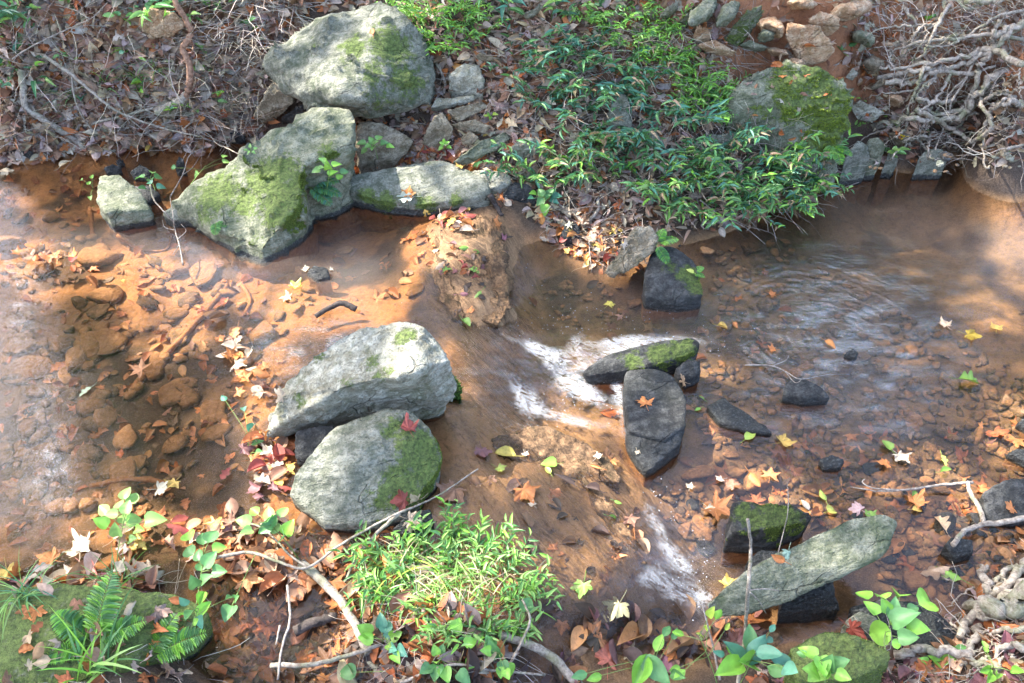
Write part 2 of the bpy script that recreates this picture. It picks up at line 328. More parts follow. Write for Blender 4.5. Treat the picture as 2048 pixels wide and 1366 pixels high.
X, Y, Q = grid(xs, ys)
Zg = ground(np.clip(X, -14, 14), np.clip(Y, -9, 16))
far = np.maximum(np.abs(X) - 14, 0) + np.maximum(Y - 16, 0) + np.maximum(-9 - Y, 0); Zg = Zg + far * 0.03
pg = proj(np.stack([X, Y, Zg], -1)); qx = xyz(X, Y)
WZg = wz(np.clip(X, -9, 9), np.clip(Y, -2, 6)); depth = WZg - Zg
wob = 45 * fbm(qx * 5, 50, 3); px_, py_ = pg[:, 0] + wob, pg[:, 1] + 45 * fbm(qx * 5, 55, 3)
clay_t = fbm(qx * 20, 60, 4)[:, None]
silt = np.array([0.47, 0.215, 0.078]) + clay_t * np.array([0.12, 0.06, 0.03])
olive = np.array([0.25, 0.15, 0.068]) + clay_t * np.array([0.08, 0.05, 0.03])
slabc = np.array([0.50, 0.285, 0.135]) + clay_t * np.array([0.12, 0.07, 0.04])
soil = np.array([0.085, 0.058, 0.04]) + clay_t * np.array([0.03, 0.02, 0.015])
clay = np.array([0.36, 0.155, 0.07]) + clay_t * np.array([0.08, 0.04, 0.02])
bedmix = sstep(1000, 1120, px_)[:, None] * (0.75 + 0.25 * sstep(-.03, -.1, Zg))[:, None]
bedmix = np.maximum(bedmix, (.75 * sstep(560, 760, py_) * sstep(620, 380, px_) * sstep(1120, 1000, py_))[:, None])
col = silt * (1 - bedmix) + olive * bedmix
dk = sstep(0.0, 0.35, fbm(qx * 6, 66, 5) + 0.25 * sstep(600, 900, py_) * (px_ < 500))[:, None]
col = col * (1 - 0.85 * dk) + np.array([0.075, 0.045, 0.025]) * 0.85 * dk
lmz = np.clip(np.exp(-(((X + 0.12) / 0.25) ** 2 + ((Y - 2.75) / 0.42) ** 2)) + np.exp(-(((X - 0.1) / 0.5) ** 2 + ((Y - 1.75) / 0.42) ** 2)), 0, 1)
lmz = sstep(0.25, 0.6, lmz)[:, None]; col = col * (1 - lmz) + slabc * lmz
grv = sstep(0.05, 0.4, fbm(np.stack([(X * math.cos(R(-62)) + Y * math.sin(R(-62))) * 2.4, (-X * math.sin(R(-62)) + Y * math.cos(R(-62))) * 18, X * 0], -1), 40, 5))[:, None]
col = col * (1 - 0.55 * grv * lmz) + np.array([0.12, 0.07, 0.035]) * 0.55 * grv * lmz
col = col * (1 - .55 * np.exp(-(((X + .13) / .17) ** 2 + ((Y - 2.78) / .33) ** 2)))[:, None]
dry = sstep(-0.005, 0.035, -depth)[:, None]
up = (sstep(950, 1500, px_) * sstep(260, 120, py_))[:, None] + (np.exp(-((px_ - 1780) / 260) ** 2) * sstep(240, 60, py_))[:, None]
up = np.clip(up, 0, 1); bank = soil * (1 - up) + clay * up; col = col * (1 - dry * (1 - 0.75 * lmz)) + bank * dry * (1 - 0.75 * lmz)
k = NT('creek_ground'); p = k.pos(); n1 = k.noise(p, 45, 6, 0.75); n2 = k.noise(p, 220, 4, 0.8)
c = k.mix(k.ramp(n1, [(0.38, 0.55), (0.52, 0.0)]), k.attr('tone', True), k.mix(0.7, k.attr('tone', True), (0.03, 0.018, 0.01)))
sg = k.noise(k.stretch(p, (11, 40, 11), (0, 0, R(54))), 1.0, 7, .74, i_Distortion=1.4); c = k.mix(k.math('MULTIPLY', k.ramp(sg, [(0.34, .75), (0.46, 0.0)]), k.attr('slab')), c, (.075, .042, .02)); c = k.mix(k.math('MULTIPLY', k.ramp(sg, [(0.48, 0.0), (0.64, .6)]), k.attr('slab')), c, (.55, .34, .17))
c = k.mix(k.ramp(n2, [(0.5, 0.0), (0.7, 0.35)]), c, k.mix(0.5, k.attr('tone', True), (0.8, 0.6, 0.42)))
c = k.mix(k.ramp(n2, [(0.3, 0.6), (0.42, 0.0)]), c, (0.05, 0.03, 0.018))
k.bsdf(c, 0.75, k.bump(k.math('ADD', k.math('ADD', n1, k.math('MULTIPLY', sg, k.attr('slab'))), k.math('MULTIPLY', n2, 0.4)), 1.0, 0.014), 0.35); M['ground'] = k.m
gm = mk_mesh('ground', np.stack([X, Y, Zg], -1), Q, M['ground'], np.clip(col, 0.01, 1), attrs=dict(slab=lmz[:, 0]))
ground_ob = link('ground', gm, kind='structure')

# the ground's own ray tree
gsel = (np.abs(X) < 4.5) & (Y > -1) & (Y < 7); gi = np.where(gsel[Q].all(1))[0]; gidx = np.unique(Q[gi]); gmap = np.zeros(len(X), int); gmap[gidx] = np.arange(len(gidx))
GT = gmap[Q[gi]]; GT = np.vstack([GT[:, [0, 1, 2]], GT[:, [0, 2, 3]]]); GV = np.stack([X, Y, Zg], -1)[gidx]
GB = BVHTree.FromPolygons(GV.tolist(), GT.tolist()); CAMV = Vector((0, 0, CAM_H))
def ghit(px, py):
    l, n, i, t = GB.ray_cast(CAMV, Vector(ray(px, py)).normalized())
    return (np.array(l), np.array(n)) if l is not None else (P(px, py, .1), np.array([0, 0, 1.]))
# ---------------------------------------------------------------- stones
_ico = {}
def ico(n):
    if n not in _ico:
        bm = bmesh.new(); bmesh.ops.create_icosphere(bm, subdivisions=n, radius=1)
        V = np.array([v.co[:] for v in bm.verts]); T = np.array([[v.index for v in f.verts] for f in bm.faces]); bm.free()
        _ico[n] = (V / np.linalg.norm(V, axis=1)[:, None], T)
    return _ico[n]
def hull_planes(pts):
    bm = bmesh.new()
    for p in pts: bm.verts.new(p)
    bmesh.ops.convex_hull(bm, input=bm.verts); N = []; D = []
    for f in bm.faces:
        f.normal_update(); n = np.array(f.normal[:]); d = float(n @ np.array(f.verts[0].co[:]))
        fl = False
        if float(n @ (np.array(f.calc_center_median()[:]) - np.mean(np.array(pts), 0))) < 0: n, d = -n, -d
        fl = d < 0
        if f.calc_area() < 1e-7: continue
        if not any(abs(n @ m - 1) < 1e-3 and abs(d - e) < 1e-3 for m, e in zip(N, D)): N.append(n); D.append(max(d if not fl else 0.0, 0.02))
    bm.free(); return np.array(N), np.array(D)
def vnormals(V, T):
    fn = np.cross(V[T[:, 1]] - V[T[:, 0]], V[T[:, 2]] - V[T[:, 0]]); N = np.zeros_like(V)
    for j in range(3): np.add.at(N, T[:, j], fn)
    return N / (np.linalg.norm(N, axis=1)[:, None] + 1e-12)
BV = []; 
def register(V, T): BV.append((np.asarray(V, float), np.asarray(T)))
def stone(name, label, mat, hulls, base, lvl=5, sharp=14, rough=1.0, moss=0.0, patches=(), wet=0.035, silt=0.0, seed=None, group=None, cat='rock', strata=1.0, inset=0.93, parent=None, centre=None, wetlvl=None, seat=False):
    """hulls: lists of (px, py, z) corners; each corner is also carried straight down to the level base"""
    seed = seed if seed is not None else (sum(ord(ch) for ch in label) % 977)
    if not isinstance(hulls[0], (list,)): hulls = [list(hulls)]
    shift = np.zeros(3)
    if seat:
        A_ = np.array([P(*q[:3]) for q in hulls[0]]); G_ = np.array([ghit(q[0], q[1])[0] for q in hulls[0]]); dg = np.linalg.norm(G_ - [0, 0, CAM_H], axis=1) - np.linalg.norm(A_ - [0, 0, CAM_H], axis=1)
        v = A_.mean(0) - [0, 0, CAM_H]; v /= np.linalg.norm(v); shift = v * (np.percentile(dg, 25) - .05)
    hp = []; q0 = np.concatenate([np.array([P(*q[:3]) for q in h]) for h in hulls])
    if cat != 'dark' or base > 0: base = min(base, float(ground(q0[:, 0], q0[:, 1]).min()) - .03)
    for h in hulls:
        a = np.array([P(*q[:3]) for q in h]) + shift; m = a.mean(0)
        lo = a.copy(); lo[:, :2] = m[:2] + (lo[:, :2] - m[:2]) * inset; lo[:, 2] = base
        keep = np.array([len(q) < 4 for q in h])
        hp.append(np.vstack([a, lo[keep]]) if keep.any() else a)
    allp = np.vstack(hp); c = P(*centre) if centre is not None else (hp[0].min(0) + hp[0].max(0)) / 2 * 0.5 + hp[0].mean(0) * 0.5
    ext = allp.max(0) - allp.min(0); sc = np.maximum(ext / 2, 0.01)
    # main horizontal direction, to spread the vertices evenly over long stones
    sharp = sharp * 2.2; e, ev = np.linalg.eigh(np.cov((allp - c)[:, :2].T)); rot = np.eye(3); rot[:2, :2] = ev
    loc = [((h - c) @ rot) for h in hp]; al = np.vstack(loc); sc = np.maximum(np.abs(al).max(0), 0.012)
    D, T = ico(lvl); r = np.zeros(len(D))
    for h in loc:
        N, d = hull_planes(h / sc)
        if d.min() <= .021: print('CENTRE', label)
        g = np.maximum(D @ N.T, 0) / d; gm_ = g.max(1)
        rr = 1.0 / (gm_ * (((g / gm_[:, None]) ** sharp).sum(1)) ** (1 / sharp)); r = np.maximum(r, rr)
    r = r * 1.03
    V = (D * r[:, None] * sc) @ rot.T
    s = float(np.mean(ext)); nv = vnormals(V, T); q = V / s
    tilt = np.array([[1, 0, 0], [0, .8, .6], [0, -.6, .8]]); qs = (q @ tilt) * np.array([2.2, 2.2, 11])
    d = 0.050 * fbm(q * 2.3, seed, 3) + 0.022 * fbm(q * 8, seed + 5, 4) + strata * 0.016 * fbm(qs, seed + 9, 3)
    st = fbm(q * 3.5, seed + 2, 3); d = d - 0.025 * sstep(0.03, 0.0, np.abs(st)) * (rough > 0.9) + 0.02 * (np.round(fbm(q * 1.7, seed + 31, 2) * 6) / 6)
    V = V + nv * (d * s * rough)[:, None]; Wd = V + c
    wl = wz(Wd[:, 0], Wd[:, 1]) if wetlvl is None else np.full(len(Wd), wetlvl)
    nz = vnormals(V, T)[:, 2]; mo = np.full(len(V), moss, float) * (0.45 + 0.55 * np.clip(nz * 1.5, 0, 1))
    pp = proj(Wd); dep = Wd[:, 1] * cp - Wd[:, 2] * sp
    for (a, b, rad, stg) in patches:
        dd = np.hypot(pp[:, 0] - a, pp[:, 1] - b); near = np.where(dd < max(dd.min() + 8, 12))[0]; j = near[np.argmin(dep[near])]
        mo = np.maximum(mo, stg * np.exp(-(np.linalg.norm(Wd - Wd[j], axis=1) / rad) ** 2))
    V = V + nv * (sstep(.3, .75, mo + .5 * fbm(Wd * 26, seed + 40, 3)) * (.007 + .004 * fbm(Wd * 60, seed + 41, 2)))[:, None]; Wd = V + c
    we = 1 - sstep(0.0, max(wet, 1e-3), Wd[:, 2] - wl - 0.15 * wet) if wet > 0 else np.zeros(len(V))
    if wet >= 1: we = np.ones(len(V)) * 0.8
    si = sstep(0.005, -0.02, Wd[:, 2] - wl) * 0.9 if silt == 0 else np.full(len(V), silt)
    me = mk_mesh(name, V, T, M[mat], attrs=dict(moss=mo, wet=np.where(Wd[:, 2] < wl - 0.01, we * 0.5, we), silt=si))
    o = link(name, me, parent, label=label, category=None if parent else cat, group=group); o.location = tuple(c)
    register(Wd, T); o['_'] = 0; del o['_']
    STONES.append((o, Wd, T, mo)); return o
STONES = []
# ---------------------------------------------------------------- the large rocks of the photograph
N_ = None
stone('boulder', 'largest boulder, a grey slab with pale patches, resting high on the bank on other stones', 'grey',
      [(528, 130, .50, 0), (545, 105, .55, 0), (600, 62, .62, 0), (655, 25, .68, 0), (715, 7, .72, 0), (770, 14, .73, 0), (808, 35, .70, 0), (838, 80, .62, 0), (872, 118, .54, 0), (872, 160, .47, 0), (725, 200, .50, 0), (600, 150, .53, 0), (570, 165, .46, 0),
       (862, 195, .41, 0), (738, 234, .37, 0), (640, 212, .39, 0), (800, 224, .38, 0), (545, 152, .44, 0), (640, 190, .47, 0), (700, 120, .25, 0), (820, 120, .25, 0), (600, 110, .35, 0)], .2, 6, 22, 1.4,
      patches=[(700, 80, .10, .75), (790, 95, .13, .85), (820, 150, .12, .8), (745, 140, .08, .7), (620, 95, .10, .5), (780, 200, .14, .55)], wet=0)
stone('boulder', 'long mossy boulder whose pointed end dips into the left pool', 'greenish',
      [[(480, 300, .36), (560, 262, .42), (640, 218, .46), (690, 216, .46), (712, 235, .45), (700, 285, .40), (610, 330, .36), (470, 345, .30), (640, 400, .2, 0), (705, 300, .34, 0)],
       [(340, 420, .14), (400, 372, .24), (480, 312, .34), (600, 300, .37), (612, 345, .35), (605, 400, .28), (570, 450, .22), (525, 498, .17), (480, 480, .18), (432, 440, .18), (516, 520, .11, 0), (596, 470, .12, 0)]], .0, 6, 22, 1.3,
      patches=[(430, 380, .14, .8), (520, 340, .13, .95), (560, 400, .13, .95), (480, 400, .1, .8), (590, 360, .08, .9), (400, 420, .07, .7), (560, 330, .1, .9), (505, 470, .06, .5), (660, 300, .07, .7), (640, 250, .05, .4)], centre=(530, 370, .24), wet=.03)
stone('boulder', 'pale angular boulder with a shaded overhanging front, lying on the rounded boulder', 'pale',
      [(575, 765, .27), (628, 712, .34), (700, 664, .41), (790, 645, .44), (830, 648, .44), (872, 676, .40), (545, 850, .17, 0), (611, 819, .27, 0), (689, 772, .36, 0), (796, 745, .40, 0), (832, 742, .41, 0), (901, 724, .35, 0),
       (537, 869, .14, 0), (635, 838, .17, 0), (716, 824, .18, 0), (796, 814, .18, 0), (837, 806, .19, 0), (902, 765, .26, 0)], .08, 6, 26, 1.1,
      patches=[(740, 715, .05, .6), (760, 745, .05, .6), (680, 760, .05, .5), (590, 800, .06, .55), (795, 665, .035, .9), (820, 655, .03, .9), (640, 700, .06, .45)], wet=0)
stone('boulder', 'rounded grey boulder with a green mossy right side, below the pale angular boulder', 'grey',
      [(672, 850, .25), (770, 815, .27), (820, 825, .26), (862, 862, .23), (884, 905, .18), (870, 955, .16), (820, 1020, .14), (750, 1045, .13), (650, 1052, .12), (612, 1010, .13), (580, 985, .15), (600, 935, .20), (640, 885, .25), (740, 890, .27), (700, 960, .22), (800, 900, .25), (590, 960, .17)], .03, 6, 26, .8,
      patches=[(850, 900, .10, .95), (820, 970, .10, .85), (780, 1000, .07, .7), (800, 850, .08, .7), (860, 940, .06, .9)], wet=.025, wetlvl=.085)
stone('flat_rock', 'wide flat grey slab at the edge of the left pool with leaves on top', 'grey',
      [(686, 356, .20), (720, 352, .21), (870, 322, .24), (905, 328, .24), (925, 350, .23), (972, 362, .21), (978, 385, .19), (935, 400, .17), (840, 408, .16), (760, 402, .16), (700, 378, .18)], .06, 6, 22, .6,
      patches=[(730, 382, .05, .8), (760, 400, .06, .9), (840, 410, .06, .8), (900, 402, .05, .7)], wet=.05)
stone('rock', 'pale block standing in the water left of the long mossy boulder', 'greenish',
      [(196, 350, .23), (240, 347, .23), (285, 385, .2), (300, 418, .17), (216, 425, .19), (192, 400, .21)], .03, 5, 18, 1, moss=.45, wet=.04)
stone('rock', 'small blackish stone just behind the pale block in the left pool', 'dark', [(262, 372, .14), (300, 368, .15), (320, 388, .13), (300, 402, .12), (262, 400, .12)], .03, 4, 12, wet=1)
stone('rock', 'grey knobbly stone under the left foot of the long mossy boulder', 'grey', [(325, 425, .15), (352, 412, .18), (392, 418, .16), (400, 440, .13), (350, 446, .12)], .03, 4, 12, wet=.05)
stone('rock', 'dark grey wedge stone tucked between the two stacked boulders and the leaves', 'dark',
      [(592, 862, .17), (630, 852, .19), (668, 850, .2), (660, 885, .18), (625, 922, .13), (590, 915, .13), (588, 880, .15)], .04, 5, 14, wet=0, moss=.35)
stone('flat_rock', 'long grey-green slab lying across dark stones in the lower right of the creek', 'greenish',
      [(1412, 1208, .12, 0), (1500, 1140, .17, 0), (1600, 1085, .21, 0), (1700, 1038, .245, 0), (1765, 1028, .25, 0), (1790, 1045, .235, 0), (1778, 1100, .2, 0), (1740, 1125, .17, 0), (1650, 1165, .13, 0), (1560, 1210, .10, 0), (1450, 1237, .08, 0), (1425, 1225, .08, 0), (1580, 1130, .1, 0), (1745, 1080, .14, 0),
       (1600, 1120, .08, 0), (1700, 1085, .1, 0), (1520, 1165, .06, 0)], .0, 6, 18, .7, moss=.38, wet=0)
stone('rock', 'black rock with a green mossy top in the creek behind the long slab', 'dark',
      [(1465, 1003, .11), (1520, 1002, .12), (1590, 1008, .115), (1626, 1032, .09), (1610, 1050, .08), (1540, 1058, .10), (1475, 1062, .09), (1450, 1080, .04)], -.09, 5, 14, .9, moss=.3,
      patches=[(1500, 1020, .07, .8), (1560, 1025, .08, .9), (1600, 1040, .05, .8)], wet=.04)
stone('rock', 'smooth black stone wedged between the mossy black rock and the long slab', 'dark', [(1488, 1128, .06), (1515, 1100, .08), (1560, 1100, .07), (1560, 1140, .06), (1510, 1165, .03)], -.09, 4, 9, wet=1)
stone('rock', 'black block holding up the middle of the long slab', 'dark', [(1575, 1165, .10), (1665, 1145, .11), (1668, 1190, .08), (1680, 1220, .03), (1650, 1225, .02), (1560, 1222, .03)], -.08, 5, 14, wet=.3)
stone('flat_rock', 'flat black rock with an orange leaf on it, beside the foaming water', 'dark',
      [[(1250, 740, .08), (1300, 735, .09), (1345, 752, .09), (1372, 800, .09), (1372, 850, .08), (1330, 880, .07), (1258, 860, .07), (1246, 790, .06)],
       [(1258, 800, .075), (1370, 790, .08), (1362, 880, .06), (1325, 918, .045), (1295, 942, .03), (1262, 895, .04), (1252, 868, .05)]], -.11, 6, 12, .5, wet=.02, centre=(1308, 862, .03), moss=.1)
stone('rock', 'long low black rock with green moss on its raised right end, between foam and pool', 'dark',
      [(1165, 742, .045, 0), (1215, 712, .06), (1300, 685, .085), (1385, 674, .10), (1400, 688, .09), (1385, 705, .075), (1330, 725, .06), (1250, 742, .05), (1180, 752, .035)], -.1, 6, 14, .6,
      patches=[(1370, 688, .06, .95), (1320, 695, .06, .9), (1270, 708, .06, .75)], wet=.02)
stone('rock', 'small angular black stone right of the flat black rock', 'dark', [(1350, 740, .05), (1375, 718, .08), (1400, 722, .07), (1400, 745, .05), (1370, 765, .03)], -.08, 4, 18, wet=.03, moss=.4)
stone('rock', 'dark rounded rock with mossy right shoulder where the leaf spit meets the creek', 'dark',
      [(1310, 492, .13), (1350, 490, .14), (1390, 520, .12), (1408, 560, .09), (1408, 590, .06), (1370, 600, .05), (1290, 590, .06), (1285, 550, .09), (1310, 520, .13)], -.1, 6, 9, .7,
      patches=[(1375, 535, .05, .95), (1390, 560, .05, .9), (1340, 520, .05, .6)], wet=.04)
stone('rock', 'split pale brown slab leaning on the dark rounded rock', 'brown',
      [(1216, 535, .08, 0), (1245, 490, .16, 0), (1272, 455, .22, 0), (1300, 450, .23, 0), (1318, 475, .2, 0), (1305, 508, .15, 0), (1270, 535, .1, 0), (1225, 555, .05, 0), (1208, 545, .05, 0), (1270, 490, .08, 0), (1300, 490, .08, 0), (1240, 525, .03, 0)], .0, 5, 24, 1.4, moss=.3, wet=.03)
stone('rock', 'small pointed dark stone ringed by water at the start of the leaf spit', 'dark', [(1120, 470, .05), (1135, 440, .10), (1158, 448, .09), (1160, 468, .06), (1130, 480, .04)], -.05, 4, 14, wet=.03)
stone('rock', 'triangular black rock breaking the surface of the shallow right pool', 'dark',
      [(1575, 760, .055), (1600, 752, .065), (1640, 772, .05), (1660, 795, .03), (1610, 796, .035), (1565, 790, .03)], -.09, 5, 16, .6, wet=.02)
stone('rock', 'low dark ledge just above the water, right of the flat black rock', 'dark', [(1415, 812, .02), (1450, 795, .025), (1500, 830, .025), (1545, 865, .015), (1500, 862, .015), (1440, 845, .015)], -.08, 5, 12, .7, wet=.3)
stone('rock', 'small dark cobble at the head of the round ripples in the right pool', 'dark', [(1690, 705, .02), (1705, 696, .035), (1718, 705, .03), (1710, 716, .015)], -.09, 4, 9, wet=1)
stone('rock', 'grey-black slab cut by the right edge of the frame, under a fallen branch', 'dark',
      [(1965, 985, .04), (2010, 958, .06), (2075, 955, .06), (2085, 1030, .03), (2030, 1045, .02), (1970, 1038, .02)], -.06, 5, 12, .6, wet=.02)
stone('rock', 'round black stone under the left tip of the forked branch', 'dark', [(1888, 1090, .04), (1905, 1072, .06), (1945, 1080, .05), (1948, 1105, .03), (1910, 1118, .02)], -.06, 5, 9, .6, wet=1)
stone('rock', 'small dark stone cut by the right edge, above the grey-black slab', 'dark', [(2015, 905, .02), (2035, 895, .04), (2060, 900, .04), (2060, 930, .02)], -.06, 4, 9, wet=1)
stone('rock', 'dark pebble at the right edge beside the sunlit sand', 'dark', [(2034, 845, .02), (2048, 835, .035), (2065, 845, .03), (2060, 865, .01)], -.05, 4, 9, wet=1)
stone('rock', 'small grey stone under the orange leaf left of the forked branch', 'dark', [(1640, 920, .02), (1665, 908, .035), (1690, 920, .03), (1680, 935, .015), (1650, 935, .015)], -.06, 4, 12, wet=.3)
stone('rock', 'wet black cobble beside the rounded boulder, holding curled leaves', 'dark', [(785, 1060, .12), (810, 1035, .15), (860, 1015, .15), (868, 1045, .12), (820, 1078, .1)], .03, 5, 12, wet=1)
stone('rock', 'tip of a grey stone poking through the left pool beside a green leaf', 'dark', [(612, 545, .11), (628, 530, .135), (655, 535, .13), (660, 555, .11), (635, 560, .105)], .02, 4, 9, wet=.02)
stone('flat_rock', 'mossy boulder with ferns at the bottom left corner', 'greenish',
      [(-80, 1175, .25), (60, 1160, .25), (230, 1165, .24), (380, 1190, .21), (425, 1225, .17), (400, 1270, .15), (330, 1300, .17), (220, 1330, .19), (210, 1366, .19), (-80, 1400, .24), (150, 1250, .26)], .0, 6, 14, .5, moss=1.6, wet=.02)
stone('rock', 'rounded mossy rock at the bottom right, behind green sprigs', 'brown', [(1580, 1290, .18), (1650, 1255, .2), (1740, 1270, .21), (1790, 1300, .2), (1790, 1330, .17), (1700, 1366, .16), (1590, 1366, .14)], -.05, 6, 10, .6, moss=1.8, wet=0)
stone('rock', 'large black stone behind the heart-leaved sprig at the lower right', 'dark', [(1700, 1215, .05), (1760, 1195, .07), (1850, 1205, .08), (1905, 1250, .06), (1930, 1285, .05), (1850, 1300, .04), (1740, 1260, .02)], -.08, 5, 12, .6, wet=.3)
stone('rock', 'purplish smooth cobble beside the red-brown leaf at the lower right', 'grey', [(1690, 1240, .06), (1720, 1222, .08), (1755, 1235, .075), (1765, 1260, .05), (1710, 1268, .04)], -.05, 5, 9, .4, wet=.02)
stone('ledge_rock', 'low wet brown ledge strewn with damp leaves in mid creek', 'ledge', [(925, 445, .135), (960, 436, .14), (1000, 450, .125), (1006, 520, .11), (1018, 610, .09), (1000, 650, .075), (960, 640, .085), (930, 590, .10), (915, 520, .12)], -.02, 6, 22, 1.6, wet=0, silt=.1, strata=3.5)
stone('ledge_rock', 'narrow dark-edged step of rock along the left side of the leaf-strewn ledge', 'ledge', [(868, 462, .12), (892, 455, .125), (902, 520, .115), (915, 600, .10), (935, 650, .085), (905, 640, .085), (880, 580, .095), (866, 510, .105)], -.02, 5, 22, 1.6, wet=0, silt=.1, strata=3.5)
stone('ledge_rock', 'thin rib of bedrock running down the lower slab toward the right cascade', 'ledge', [(1165, 960, .03), (1200, 985, .03), (1255, 1060, .018), (1290, 1130, .004), (1262, 1110, .01), (1200, 1030, .028)], -.06, 5, 22, 1.4, wet=0, silt=.3, strata=3.5)
stone('ledge_rock', 'sunlit brown crest of bedrock breaking the thin flow of the slab', 'ledge', [(985, 872, .075), (1060, 850, .06), (1140, 868, .045), (1230, 930, .02), (1240, 965, .01), (1150, 960, .03), (1040, 925, .066), (990, 900, .078)], -.04, 6, 12, 1.2, wet=0, silt=.3, strata=2.5)
stone('rock', 'small moss-covered stone in the shade at the right end of the pale angular boulder', 'dark', [(880, 775, .14), (905, 745, .17), (925, 770, .15), (922, 790, .11), (890, 798, .1)], .03, 5, 9, 1, moss=1.5, wet=.01)
